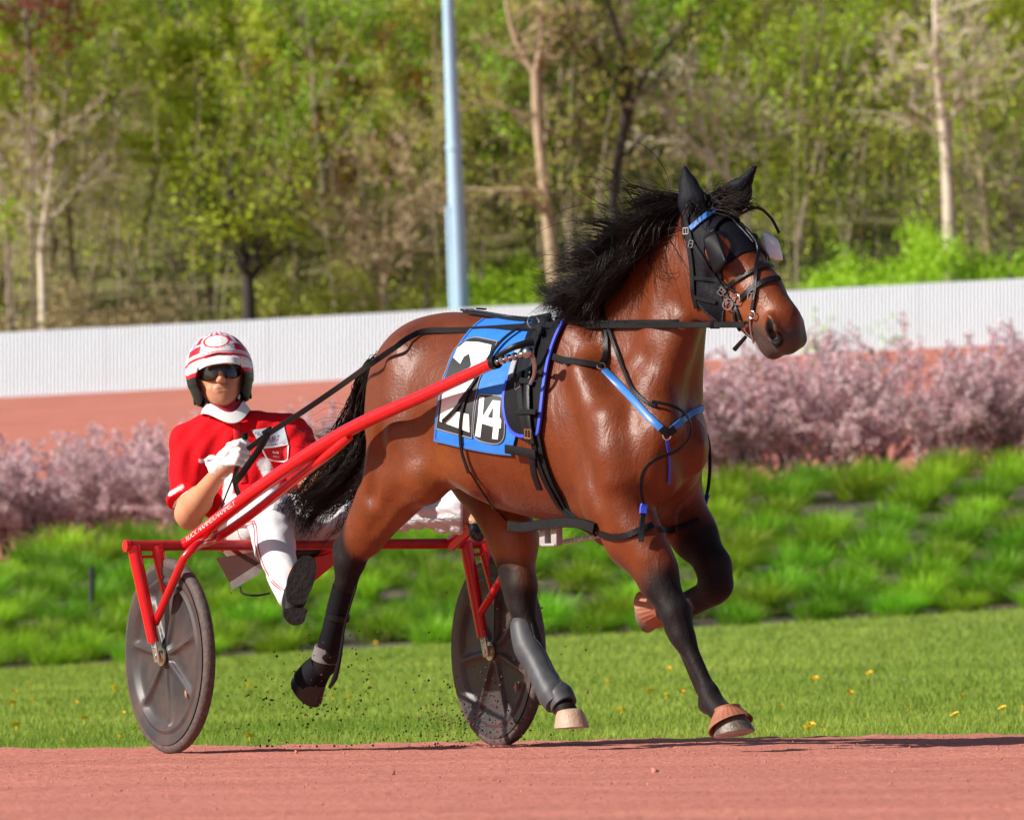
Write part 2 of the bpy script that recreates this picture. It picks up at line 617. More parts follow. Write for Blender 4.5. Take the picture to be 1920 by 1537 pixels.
# dandelions
M_yel = mat('dandelion_yellow', (.75, .48, .01), rough=.6)
bm = bmesh.new()
tube_into(bm, [(0, 0, 0), (.004, 0, .05), (.002, 0, .085)], .0018, 5)
for k in range(3):
    for q in range(14):
        a = q / 14 * math.tau + k * .2
        R_ = .022 - k * .006
        d = Vector((math.cos(a), math.sin(a), .45 + .5 * k)).normalized()
        s_ = Vector((-math.sin(a), math.cos(a), 0)) * .0045
        c = Vector((.002, 0, .085))
        bm.faces.new([bm.verts.new(c + s_ * .4), bm.verts.new(c - s_ * .4), bm.verts.new(c + d * R_ - s_), bm.verts.new(c + d * R_ + s_)])
dme = bm_mesh('dandelion', bm, recalc=False)
dme.materials.append(M_yel)
spots = [(20, 1296), (58, 1308), (96, 1300), (112, 1380), (108, 1328), (36, 1362), (205, 1292), (215, 1316), (138, 1312), (45, 1282), (215, 1380), (232, 1330), (650, 1302), (620, 1300),
         (498, 1345), (470, 1382), (452, 1286), (1128, 1278), (1155, 1322), (1230, 1290), (1238, 1302), (1228, 1292), (1257, 1250), (1270, 1296), (1530, 1272), (1498, 1364), (1538, 1362), (1520, 1358),
         (1690, 1322), (1790, 1298), (1892, 1328), (1906, 1322), (1806, 1342), (1455, 1316), (1160, 1328), (705, 1195), (25, 1320), (160, 1345), (1585, 1300), (1640, 1262)]
def lawn_at(px, py):
    d = ray(px, py)
    lo, hi = 31.3, 100.0
    f = lambda Y: (CAM + d * (Y / d.y)).z - float(z_lawn((CAM + d * (Y / d.y)).x, Y))
    for _ in range(40):
        m_ = (lo + hi) / 2
        if f(m_) > 0: lo = m_
        else: hi = m_
    p = CAM + d * (lo / d.y)
    return Vector((p.x, p.y, float(z_lawn(p.x, p.y))))
for i, (a, b) in enumerate(spots):
    o = link('dandelion', dme, None, label='small yellow dandelion flower in the mown lawn', cat='dandelion', group='dandelions in the lawn')
    p = lawn_at(a, b + 12)
    o.location = p + Vector((0, 0, -.045))
    o.rotation_euler = (.5, random.uniform(-.3, .3), random.uniform(0, 6))
    o.scale = [(.62 + .35 * random.random()) * (1 + (p.y - 31) * .012)] * 3

# ------------------------------------------------------------------ grass clumps on the bank
def blade_strips(n, R0, L, W, rs, lean, k=4):
    r = np.random.default_rng(rs)
    a = r.uniform(0, 2 * np.pi, n); rad = R0 * np.sqrt(r.random(n))
    base = np.stack([rad * np.cos(a), rad * np.sin(a), np.zeros(n)], 1)
    out_a = a + r.normal(0, .5, n)
    out = np.stack([np.cos(out_a), np.sin(out_a), np.zeros(n)], 1) * (r.uniform(.15, 1.0, n) * lean)[:, None] * (.4 + rad / R0)[:, None]
    l = L * r.uniform(.55, 1.1, n)
    side = np.stack([-np.sin(out_a + r.normal(0, .6, n)), np.cos(out_a), np.zeros(n)], 1)
    w = W * r.uniform(.7, 1.2, n)
    V = []
    for i in range(k):
        t = i / (k - 1)
        c = base + l[:, None] * (np.array((0, 0, 1)) * (t - .42 * lean * t * t)[..., None] if False else np.stack([np.zeros(n), np.zeros(n), t - .40 * t * t * np.linalg.norm(out, axis=1)], 1)) + out * (l * t ** 1.6)[:, None]
        ww = (w * (1 - t ** 1.5) + .0012)[:, None]
        V += [c - side * ww / 2, c + side * ww / 2]
    V = np.stack(V, 1)
    v = V.reshape(-1, 3)
    f = []
    b = np.arange(n)[:, None] * (2 * k)
    for i in range(k - 1):
        f.append(np.concatenate([b + 2 * i, b + 2 * i + 1, b + 2 * i + 3, b + 2 * i + 2], 1))
    return v, np.concatenate(f)
M_clump = mat('ornamental_grass', (.250, .500, .025), rough=.6, spec=.3, trans=.40, rnd=.28)
M_straw = mat('dry_straw', (.42, .33, .17), rough=.8, trans=.3)
M_dark = mat('old_brown_leaves', (.12, .095, .06), rough=.9)
clump_me = []
for q in range(4):
    v1, f1 = blade_strips(640, .22, .50, .015, 40 + q, .95)
    v2, f2 = blade_strips(34, .24, .50, .010, 60 + q, 1.2)
    v3, f3 = blade_strips(60, .30, .22, .014, 80 + q, 1.6)
    me = mesh_np('grass_clump', np.concatenate([v1, v2, v3]), np.concatenate([f1, f2 + len(v1), f3 + len(v1) + len(v2)]))
    me.materials.append(M_clump); me.materials.append(M_straw)
    mi = np.zeros(len(me.polygons), np.int32)
    mi[len(f1):] = 1
    me.polygons.foreach_set('material_index', mi)
    clump_me.append(me)
r = np.random.default_rng(31)
for j, Yr in enumerate(np.concatenate([[99.85], np.linspace(100.9, 112.2, 8)])):
    for i in range(-10, 11):
        if r.random() < .04: continue
        x = i * .90 + (j * .27) % .90 + r.normal(0, .06)
        Y = Yr + r.normal(0, .12)
        o = link('grass_clump', clump_me[r.integers(0, 4)], None, label='bright green ornamental grass clump planted on the dark soil bank', cat='grass clump', group='grass clumps planted on the bank')
        o.location = (x, Y, float(z_bank(x, Y)) - .03)
        o.rotation_euler = (-.12, 0, r.uniform(0, 6.28))
        s_ = r.uniform(.98, 1.16) * (.85 if j == 0 else 1)
        o.scale = (s_ * 1.12, s_ * 1.12, s_ * r.uniform(.82, 1.0))
pp = P(172, 1110, 104.5)
tube('marker_post', [Vector((pp.x, pp.y, float(z_bank(pp.x, pp.y)) - .1)), P(172, 1062, 104.5)], .035, mat('black_post', (.02, .02, .022), rough=.5), label='short black post standing in the planted bank behind the near wheel', cat='post')

# ------------------------------------------------------------------ generic branching plants
def grow(rs, height, r0, nbr, spread, up, levels, jit=.12, first=.3, segs=7, ratio=.62):
    """list of (points, radii, level)"""
    r = np.random.default_rng(rs)
    out = []
    def branch(p, d, L, rad, lev):
        pts = [p.copy()]; rr = [rad]
        n = segs if lev == 0 else max(3, segs - lev * 2)
        q = p.copy(); dd = d.copy()
        for i in range(n):
            dd = dd + r.normal(size=3) * jit + np.array((0, 0, up * (.5 if lev else .3)))
            dd /= np.linalg.norm(dd)
            q = q + dd * L / n
            pts.append(q.copy()); rr.append(rad * (1 - .78 * (i + 1) / n))
        out.append((pts, rr, lev))
        if lev < levels:
            m = nbr[min(lev, len(nbr) - 1)]
            for k in range(m):
                t = first + (1 - first) * (k + r.random()) / m if lev == 0 else .2 + .75 * (k + r.random()) / m
                i0 = min(int(t * n), n - 1)
                fr = t * n - i0
                c = pts[i0] * (1 - fr) + pts[i0 + 1] * fr
                a = r.uniform(0, 6.28)
                ax_ = (pts[i0 + 1] - pts[i0]); ax_ /= np.linalg.norm(ax_)
                o = np.cross(ax_, r.normal(size=3)); o /= np.linalg.norm(o)
                nd = ax_ * (1 - spread * .6) + o * spread
                nd /= np.linalg.norm(nd)
                branch(c, nd, L * ratio * (1.15 - .5 * t) * r.uniform(.75, 1.15), rr[i0] * .55, lev + 1)
    branch(np.zeros(3), np.array((r.normal() * .03, r.normal() * .03, 1.0)), height, r0, 0)
    return out

def tubes_np(brs, seg=5, minr=0.0):
    V, Fc = [], []
    base = 0
    for pts, rr, lev in brs:
        P_ = np.array(pts); k = len(P_)
        sg = seg if lev == 0 else max(3, seg - lev)
        d = np.gradient(P_, axis=0); d /= np.linalg.norm(d, axis=1, keepdims=True) + 1e-9
        u = np.cross(d, (.3, .9, .2)); u /= np.linalg.norm(u, axis=1, keepdims=True) + 1e-9
        w = np.cross(d, u)
        ang = np.arange(sg) / sg * 2 * np.pi
        rad = np.maximum(np.array(rr), minr)[:, None, None]
        v = P_[:, None] + (u[:, None] * np.cos(ang)[None, :, None] + w[:, None] * np.sin(ang)[None, :, None]) * rad
        V.append(v.reshape(-1, 3))
        i = (np.arange(k - 1)[:, None] * sg + np.arange(sg)[None]).ravel()
        j = (np.arange(k - 1)[:, None] * sg + (np.arange(sg)[None] + 1) % sg).ravel()
        Fc.append(np.stack([i, j, j + sg, i + sg], 1) + base)
        base += k * sg
    return np.concatenate(V), np.concatenate(Fc)

def leaves_np(brs, n, size, rs, minlev=1, off=.0, droop=0.0, t0=.25):
    r = np.random.default_rng(rs)
    B = [b for b in brs if b[2] >= minlev]
    L = np.array([np.linalg.norm(np.array(b[0][-1]) - np.array(b[0][0])) for b in B])
    ch = r.choice(len(B), n, p=L / L.sum())
    c = np.empty((n, 3))
    for i, q in enumerate(ch):
        pts = B[q][0]
        t = (t0 + (1 - t0) * r.random()) * (len(pts) - 1)
        i0 = min(int(t), len(pts) - 2)
        c[i] = pts[i0] + (pts[i0 + 1] - pts[i0]) * (t - i0)
    c += r.normal(size=(n, 3)) * off
    a = r.normal(size=(n, 3)); a /= np.linalg.norm(a, axis=1, keepdims=True)
    b = np.cross(a, r.normal(size=(n, 3))); b /= np.linalg.norm(b, axis=1, keepdims=True)
    s_ = (size * r.uniform(.6, 1.3, n))[:, None]
    v = np.stack([c - a * s_ * .5, c + b * s_ * .34, c + a * s_ * .5, c - b * s_ * .34], 1).reshape(-1, 3)
    return v, np.arange(n * 4).reshape(-1, 4)

# ------------------------------------------------------------------ flowering shrubs on top of the bank
M_stem = mat('dark_shrub_stems', (.14, .085, .075), rough=.85)
M_blos = mat('pink_blossom', (.97, .76, .82), rough=.7, trans=.35, rnd=.06)
M_pleaf = mat('purple_leaf', (.42, .12, .13), rough=.6, trans=.3)
M_gleaf = mat('fresh_leaf', (.13, .20, .03), rough=.6, trans=.3)
shr = []
for q in range(5):
    brs = []
    r = np.random.default_rng(100 + q)
    for k in range(13):
        b = grow(200 + q * 20 + k, r.uniform(.95, 1.45), .016, (7, 3), .55, .14, 2, .16, .12, 7, .42)
        a = r.uniform(0, 6.28); t = r.uniform(.1, .62)
        R_ = Matrix.Rotation(t, 3, Vector((math.cos(a), math.sin(a), 0)))
        R_ = np.array(R_)
        o_ = np.array((r.normal() * .09, r.normal() * .09, 0))
        brs += [([R_ @ p + o_ for p in pts], rr, lev) for pts, rr, lev in b]
    me = mesh_np('stems', *tubes_np(brs, 5, .0035)); me.materials.append(M_stem)
    v, f = leaves_np(brs, 17000, .026, 300 + q, 0, .018, t0=.12)
    v2, f2 = leaves_np(brs, 3400, .032, 320 + q, 0, .02, t0=.45)
    v3, f3 = leaves_np(brs, 500, .04, 340 + q, 0, .03, t0=.0)
    m2 = mesh_np('blossom', np.concatenate([v, v2, v3]), np.concatenate([f, f2 + len(v), f3 + len(v) + len(v2)]), smooth=False)
    for m_ in (M_blos, M_pleaf, M_gleaf): m2.materials.append(m_)
    mi = np.zeros(len(m2.polygons), np.int32); mi[len(f):] = 1; mi[len(f) + len(f2):] = 2
    m2.polygons.foreach_set('material_index', mi)
    shr.append((me, m2))
r = np.random.default_rng(77)
sx = -10.2
k = 0
while sx < 10.4:
    Y = 113.6 + (k % 2) * 1.5 + r.uniform(-.4, .4)
    z = float(z_far(sx, Y)) + .05
    e = empty('flowering_shrub', (sx, Y, z), r.uniform(0, 6.28), label='pink flowering shrub with dark stems on top of the grass bank', cat='shrub', group='pink flowering shrubs above the bank')
    s_ = r.uniform(.94, 1.05) * (1.05 if sx > -1 else .98)
    e.scale = (s_ * 1.3, s_ * 1.3, s_ * (1.20 if sx > 1 else 1.09))
    a_, b_ = shr[r.integers(0, 5)]
    for nm, me in (('stems', a_), ('blossom', b_)):
        o = bpy.data.objects.new(nm, me); COL.objects.link(o); o.parent = e
    sx += r.uniform(.42, .62) * (1.0 if not (2.9 < sx < 4.4) else 1.25)
    k += 1

# ------------------------------------------------------------------ the white fence behind the far track
M_fence = mat('white_ribbed_sheet', (.74, .90, .97), rough=.55, noise=.03, nscale=.4)
M_fence2 = mat('white_fence_cap', (.80, .83, .86), rough=.5)
fence = empty('ribbed_fence', (0, 250.3, float(z_far(0, 250))), label='long white fence of ribbed metal sheets behind the far track', cat='fence')
PW = 2.4
def fz0(x): return float(z_far(x, 250.3))
panel_cache = {}
n_rib = 22
x = -33.6
q = 0
while x < 33.6:
    zb = fz0(x + PW / 2)
    dz = (fz0(x + PW) - fz0(x)) / PW
    v, f = [], []
    for i in range(n_rib * 4 + 1):
        t = i / (n_rib * 4)
        ph = i % 4
        dpt = (0, -.019, -.019, 0)[ph]
        xx = -PW / 2 + PW * t
        if ph in (1, 3): xx += .0
        v += [(xx, dpt, -.35 + dz * xx), (xx, dpt, 1.90 + dz * xx)]
        if i: f.append((2 * i - 2, 2 * i, 2 * i + 1, 2 * i - 1))
    key = round(dz, 3)
    if key not in panel_cache:
        panel_cache[key] = mesh_py('panel', v, f, smooth=False); panel_cache[key].materials.append(M_fence)
    o = bpy.data.objects.new('panel', panel_cache[key]); COL.objects.link(o)
    o.location = (x + PW / 2, 250.3 + (.004 if q % 2 else 0), zb + random.uniform(-.02, .02))
    o.parent = fence; o.matrix_parent_inverse = Matrix.Translation(fence.location).inverted()
    x += PW; q += 1
for xx in np.arange(-33.6, 33.7, PW * 2):
    bm = bmesh.new(); box_into(bm, (xx, 250.42, fz0(xx) + .75), .10, .10, 2.2)
    link('post', bm_mesh('post', bm), M_fence2, fence)

# tall pale pole with a slimmer one beside it
M_pole = mat('galvanised_pole', (.40, .60, .78), rough=.45, metal=.15, noise=.05, nscale=1.5)
pole = empty('light_pole', P(864, 590, 252.3), label='tall tapering pale blue light pole rising behind the white fence', cat='light pole')
b0, b1 = P(864, 600, 252.3), P(840, 0, 252.3)
dirp = (b1 - b0).normalized()
LEN = (b1 - b0).length
link('mast', (lambda bm: (tube_into(bm, [b0 - dirp * 1.2, b0, b0 + dirp * LEN * .35, b1, b1 + dirp * 10], [.29, .285, .245, .165, .09], 20), bm_mesh('mast', bm))[1])(bmesh.new()), M_pole, pole)
s0_ = P(849, 600, 252.2)
link('conduit', (lambda bm: (tube_into(bm, [s0_ - dirp * 1.2, s0_, s0_ + dirp * 3.4], [.10, .10, .085], 10), bm_mesh('conduit', bm))[1])(bmesh.new()), M_pole, pole)
tube('collar', [b0 + dirp * LEN * .53, b0 + dirp * LEN * .545], .26, M_pole, pole, 20)
bm = bmesh.new()
tp = b1 + dirp * 9.8
tube_into(bm, [tp - Vector((1.8, 0, 0)), tp + Vector((1.8, 0, 0))], .07, 8)
link('cross_arm', bm_mesh('cross_arm', bm), M_pole, pole)
for i in range(4):
    bm = bmesh.new(); box_into(bm, tp + Vector((-1.5 + i, -.2, .25)), .55, .3, .45, None, .05)
    link('floodlight', bm_mesh('floodlight', bm), M_pole, pole)

# ------------------------------------------------------------------ woodland on the hillside
M_bark = mat('grey_brown_bark', (.23, .18, .13), rough=.9, noise=.25, nscale=4, rnd=.15)
M_barkp = mat('pale_bark', (.58, .50, .40), rough=.85, noise=.15, nscale=3)
M_barkt = mat('tan_bark', (.42, .31, .20), rough=.85, noise=.2, nscale=3)
M_barkd = mat('dark_bark', (.045, .035, .028), rough=.9, noise=.2, nscale=3)
LV = {
    'yellow green': mat('leaf_yellow_green', (.50, .62, .030), rough=.6, trans=.4, rnd=.07),
    'bright green': mat('leaf_bright_green', (.36, .58, .024), rough=.6, trans=.4, rnd=.14),
    'olive': mat('leaf_olive', (.46, .46, .075), rough=.6, trans=.35, rnd=.18),
    'orange': mat('leaf_orange', (.50, .280, .035), rough=.6, trans=.35, rnd=.1),
    'brown': mat('leaf_bud_brown', (.46, .38, .18), rough=.7, trans=.3, rnd=.15),
    'red': mat('leaf_red', (.30, .050, .020), rough=.6, trans=.3)}
woods = []
for q in range(7):
    h = (11, 13, 14, 12, 15, 10, 13)[q]
    brs = grow(500 + q, h, .13 + .02 * (q % 3), (13, 6, 4), .62, .10, 3, .10, .22, 9, .46)
    tv_, tf_ = tubes_np(brs, 7, .012)
    me = mesh_np('trunk', tv_, tf_)
    cr = []
    for dens, sz in ((13000, .14), (7000, .12)):
        cv, cf = leaves_np(brs, dens, sz, 600 + q, 2, .14, t0=.1)
        cr.append(mesh_np('crown', cv, cf, smooth=False))
    woods.append((me, cr))
r = np.random.default_rng(91)
tree_pts = []
tries = 0
while len(tree_pts) < 215 and tries < 6000:
    tries += 1
    Y = 262 + 160 * r.random() ** 1.2
    x = r.uniform(-1, 1) * (Y * .062 + 5)
    if all((x - a) ** 2 + ((Y - b) * .8) ** 2 > 2.1 ** 2 for a, b in tree_pts):
        tree_pts.append((x, Y))
def kind_at(px, py_, Y):
    """the colour drift of the wood, left to right"""
    w = {'yellow green': 1.0, 'bright green': .8, 'olive': 1.6, 'orange': .12, 'brown': 1.8, 'red': .02}
    if 280 < px < 640: w.update({'yellow green': 3.2, 'bright green': 2.2, 'brown': .5, 'olive': .8})
    if 560 < px < 840: w.update({'orange': 1.4, 'olive': 2.0, 'brown': 1.6, 'yellow green': 1.0})
    if 880 < px < 1080 and Y < 300: w.update({'bright green': 2.0})
    if px > 1380: w.update({'bright green': 2.4, 'yellow green': 2.4, 'brown': .9, 'olive': 1.2})
    if px < 110: w.update({'bright green': 2.2, 'yellow green': 1.4, 'brown': .9})
    ks = list(w); ps = np.array([w[k_] for k_ in ks]); ps /= ps.sum()
    return ks[r.choice(len(ks), p=ps)]
crown_cache = {}
def copy_mesh_mat(me, m):
    key = (me.name, m.name)
    if key not in crown_cache:
        c = me.copy(); c.materials.clear(); c.materials.append(m); crown_cache[key] = c
    return crown_cache[key]
for x, Y in tree_pts:
    px = CX + FOC * x / Y
    kd = kind_at(px, 0, Y)
    me, cr = woods[r.integers(0, 7)]
    bare = kd == 'brown'
    e = empty('woodland_tree', (x, Y, float(z_hill(x, Y)) - .3), r.uniform(0, 6.28))
    lb = {'yellow green': 'slender tree with fresh yellow green spring leaves in the hillside wood', 'bright green': 'slender tree with bright green spring leaves in the hillside wood',
          'olive': 'slender tree with dull olive young leaves in the hillside wood', 'orange': 'slender tree with orange tinted young leaves in the hillside wood',
          'brown': 'nearly bare grey brown tree with few buds in the hillside wood', 'red': 'tree with dark red young leaves at the left end of the wood'}[kd]
    setp(e, lb, 'tree', kd.replace('brown', 'nearly bare') + ' trees of the hillside wood')
    s_ = r.uniform(.75, 1.2)
    e.scale = (s_, s_, s_ * r.uniform(.9, 1.15))
    for nm, m_ in (('trunk', copy_mesh_mat(me, M_bark)), ('crown', copy_mesh_mat(cr[1 if bare or r.random() < .3 else 0], LV[kd]))):
        o = bpy.data.objects.new(nm, m_); COL.objects.link(o); o.parent = e

# trees that can be singled out in the picture
def picture_tree(name, trunk, branches, Y, m, kd, nleaf, seed, label, rmin=.02, lsize=.16):
    brs = []
    def path(pts, lev):
        c = [P(a, b, Y + (d if len(q) > 3 else 0)) for q in pts for a, b, w, *rest in [q] for d in [rest[0] if rest else 0]]
        rr = [q[2] / 2 / (FOC / Y) for q in pts]
        n0 = len(c)
        cs = smooth_path(c, 4)
        rs = [float(np.interp(i / (len(cs) - 1) * (n0 - 1), range(n0), rr)) for i in range(len(cs))]
        return ([np.array(p) for p in cs], rs, lev)
    T_ = path(trunk, 0)
    foot = T_[0][0].copy()
    gz = float(z_hill(foot[0], Y)) - .5
    if foot[2] > gz:
        T_[0].insert(0, np.array((foot[0] + .05, foot[1], gz))); T_[1].insert(0, T_[1][0] * 1.1)
    brs.append(T_)
    for b in branches: brs.append(path(b, 1))
    # side shoots
    rr_ = np.random.default_rng(seed)
    extra = []
    for pts, rads, lev in brs:
        n_ = 9 if lev == 0 else 6
        for _ in range(n_):
            i = rr_.integers(int(len(pts) * (.35 if lev == 0 else .15)), len(pts))
            g = grow(int(rr_.integers(1e6)), rr_.uniform(1.3, 3.2), max(rads[i] * .4, .03), (5, 4), .6, .12, 2, .14, .2, 6, .5)
            a = rr_.uniform(0, 6.28); t = rr_.uniform(.5, 1.25)
            R_ = np.array(Matrix.Rotation(t, 3, Vector((math.cos(a), math.sin(a), 0))))
            extra += [([R_ @ p + pts[i] for p in q], r2, l2 + 1) for q, r2, l2 in g]
    allb = brs + extra
    base = Vector((T_[0][0][0], T_[0][0][1], gz))
    e = empty(name, base, label=label, cat='tree')
    link('trunk', mesh_np('trunk', *tubes_np(allb, 10, rmin * .6)), m, e)
    if nleaf:
        v, f = leaves_np(extra, nleaf, lsize, seed + 1, 1, .12)
        link('crown', mesh_np('crown', v, f, smooth=False), LV[kd], e)
picture_tree('woodland_tree', [(1784, 535, 30), (1780, 400, 26), (1774, 280, 22), (1764, 190, 20), (1758, 110, 18), (1754, 10, 12), (1752, -120, 6)],
             [[(1770, 240, 10), (1735, 215, 8), (1700, 195, 6)], [(1764, 150, 8), (1735, 140, 6), (1712, 128, 4)], [(1776, 270, 10), (1790, 200, 8), (1812, 120, 4)], [(1755, 145, 7), (1785, 150, 5), (1815, 148, 3)]],
             254.5, M_barkp, 'yellow green', 900, 41, 'tall cream-barked tree trunk rising behind the right end of the white fence')
picture_tree('woodland_tree', [(1046, 600, 34), (1040, 520, 30), (1030, 430, 26), (1020, 340, 22), (1010, 250, 20), (1005, 160, 20), (1003, 130, 16)],
             [[(1003, 140, 14), (985, 110, 12), (965, 70, 10), (950, 10, 8), (940, -90, 5)], [(1003, 140, 14), (1014, 80, 11), (1014, 10, 9), (1020, -90, 5)], [(990, 125, 8), (965, 105, 6), (935, 100, 4)]],
             254.5, M_barkt, 'olive', 900, 42, 'tan tree trunk forking high up, behind the horse\'s flying mane')
picture_tree('woodland_tree', [(1165, 520, 24), (1160, 440, 22), (1150, 380, 20), (1158, 300, 18), (1172, 220, 18), (1178, 150, 17), (1168, 90, 14), (1145, 20, 10), (1120, -90, 5)],
             [[(1160, 300, 12), (1200, 160, 9), (1260, 80, 6), (1320, 10, 4)], [(1172, 200, 8), (1130, 130, 5), (1100, 60, 4)]],
             256, M_barkd, 'olive', 1100, 43, 'dark crooked tree left of the horse\'s ears')
picture_tree('woodland_tree', [(466, 610, 28), (466, 560, 26), (462, 510, 22), (452, 470, 16)],
             [[(460, 500, 18), (444, 430, 13), (436, 370, 9), (425, 320, 5)], [(452, 470, 14), (425, 415, 10), (385, 380, 7), (330, 385, 4)], [(464, 500, 16), (490, 440, 12), (520, 370, 8), (545, 320, 5)], [(470, 520, 10), (500, 470, 7), (540, 350, 4)]],
             254.5, M_barkd, 'yellow green', 2600, 44, 'dark low-forking tree with green crown, above and right of the driver\'s helmet')
picture_tree('woodland_tree', [(82, 620, 18), (80, 540, 16), (78, 460, 13), (88, 380, 11), (96, 310, 9), (100, 240, 5)],
             [[(80, 410, 6), (110, 400, 4)], [(92, 340, 6), (70, 300, 4), (40, 280, 3)]], 255.5, M_barkp, 'olive', 700, 45, 'pale slender tree trunk near the left edge of the wood')
picture_tree('woodland_tree', [(1400, 360, 14), (1360, 330, 13), (1300, 270, 11), (1240, 200, 9), (1200, 150, 6)],
             [[(1345, 320, 9), (1310, 230, 7), (1290, 175, 5)], [(1365, 330, 9), (1350, 250, 6), (1325, 190, 4)]], 257, M_barkp, 'brown', 350, 46, 'fallen-looking pale leaning tree behind the horse\'s ears')
picture_tree('woodland_tree', [(1858, 560, 18), (1852, 440, 15), (1842, 330, 14), (1836, 240, 12), (1826, 120, 9), (1815, -30, 5)],
             [[(1840, 300, 6), (1820, 270, 4)]], 258, M_barkt, 'bright green', 900, 47, 'tan slender trunk close right of the tall cream-barked tree')
picture_tree('woodland_tree', [(1897, 560, 9), (1892, 440, 8), (1886, 345, 6)], [[(1892, 410, 4), (1910, 380, 3)]], 255, M_bark, 'bright green', 150, 48, 'thin broken grey stem at the far right edge above the fence')
picture_tree('woodland_tree', [(720, 610, 16), (720, 540, 14), (716, 500, 12)], [[(716, 505, 9), (690, 440, 7), (650, 380, 4)], [(716, 505, 9), (745, 450, 7), (770, 390, 4)], [(718, 520, 8), (722, 420, 6), (730, 330, 3)]],
             255, M_barkt, 'brown', 500, 49, 'grey-brown V-shaped tree left of the tall pole')
picture_tree('woodland_tree', [(20, 600, 14), (10, 400, 12), (-10, 200, 9), (-20, 0, 6)], [[(5, 300, 8), (40, 200, 6), (70, 100, 4)], [(0, 220, 8), (50, 120, 6), (60, 20, 4)]], 257, M_bark, 'bright green', 5200, 50, 'bright green leafy tree at the left edge of the picture')
picture_tree('woodland_tree', [(60, 300, 6), (54, 120, 6), (48, 30, 5), (45, -60, 4)], [[(50, 60, 4), (85, 30, 3)], [(50, 50, 4), (20, 20, 3)]], 253.5, M_bark, 'red', 1500, 51, 'tree with dark red young leaves at the top left corner', lsize=.18)

picture_tree('woodland_tree', [(395, 610, 18), (392, 500, 16), (398, 400, 13), (405, 300, 10), (400, 180, 7), (395, 60, 4)],
             [[(398, 400, 9), (350, 330, 7), (310, 240, 5), (290, 150, 3)], [(403, 330, 9), (450, 260, 7), (480, 180, 5), (490, 90, 3)], [(404, 290, 7), (360, 210, 5), (345, 110, 3)], [(400, 380, 8), (460, 340, 6), (520, 290, 4)], [(402, 220, 6), (440, 140, 5), (450, 60, 3)]],
             268, M_bark, 'yellow green', 15000, 52, 'large fresh yellow green tree above the driver', lsize=.17)
picture_tree('woodland_tree', [(560, 610, 16), (556, 480, 14), (548, 360, 11), (540, 220, 8), (545, 80, 5)],
             [[(550, 380, 8), (500, 290, 6), (480, 200, 4)], [(546, 320, 8), (600, 240, 6), (610, 140, 4)], [(542, 220, 6), (510, 120, 4), (520, 40, 3)], [(545, 260, 6), (580, 160, 4), (590, 60, 3)]],
             272, M_bark, 'bright green', 9000, 53, 'tall green tree between the large yellow green tree and the orange tinted one', lsize=.16)
picture_tree('woodland_tree', [(645, 610, 15), (642, 480, 13), (650, 380, 10), (655, 280, 7), (650, 180, 4)],
             [[(650, 380, 8), (600, 310, 6), (570, 260, 4)], [(653, 330, 8), (710, 270, 6), (740, 210, 4)], [(654, 290, 6), (630, 220, 5), (610, 170, 3)], [(654, 300, 6), (690, 220, 4), (700, 160, 3)]],
             266, M_bark, 'orange', 6500, 54, 'orange tinted spring tree left of the pale pole', lsize=.16)

# undergrowth: leafy scrub along the foot of the wood
def scrub(cx, w, top, n, Y, m, seed, label):
    r = np.random.default_rng(seed)
    x0 = (cx - CX) / FOC * Y
    ww = w / FOC * Y
    x = x0 + r.normal(0, 1, n) * ww * .42
    y = Y + r.normal(0, 1.6, n)
    g = z_hill(x, y)
    hmax = top * np.exp(-((x - x0) / (ww * .6)) ** 2) * (.75 + .25 * np.sin(x * 2.3 + seed) + .15 * np.sin(x * 6 + seed))
    z = g + hmax * np.sqrt(r.random(n)) + r.normal(0, .06, n)
    c = np.stack([x, y, z], 1)
    # gather the leaves into tufts
    k = n // 60
    cc = c[r.integers(0, n, k)]
    j = r.integers(0, k, n)
    c = cc[j] + r.normal(size=(n, 3)) * np.array((.28, .28, .24))
    a = r.normal(size=(n, 3)); a /= np.linalg.norm(a, axis=1, keepdims=True)
    b = np.cross(a, r.normal(size=(n, 3))); b /= np.linalg.norm(b, axis=1, keepdims=True)
    s_ = (r.uniform(.09, .17, n))[:, None]
    v = np.stack([c - a * s_ * .5, c + b * s_ * .36, c + a * s_ * .5, c - b * s_ * .36], 1).reshape(-1, 3)
    link('undergrowth', mesh_np('undergrowth', v, np.arange(n * 4).reshape(-1, 4), smooth=False), m, kind='stuff', label=label)
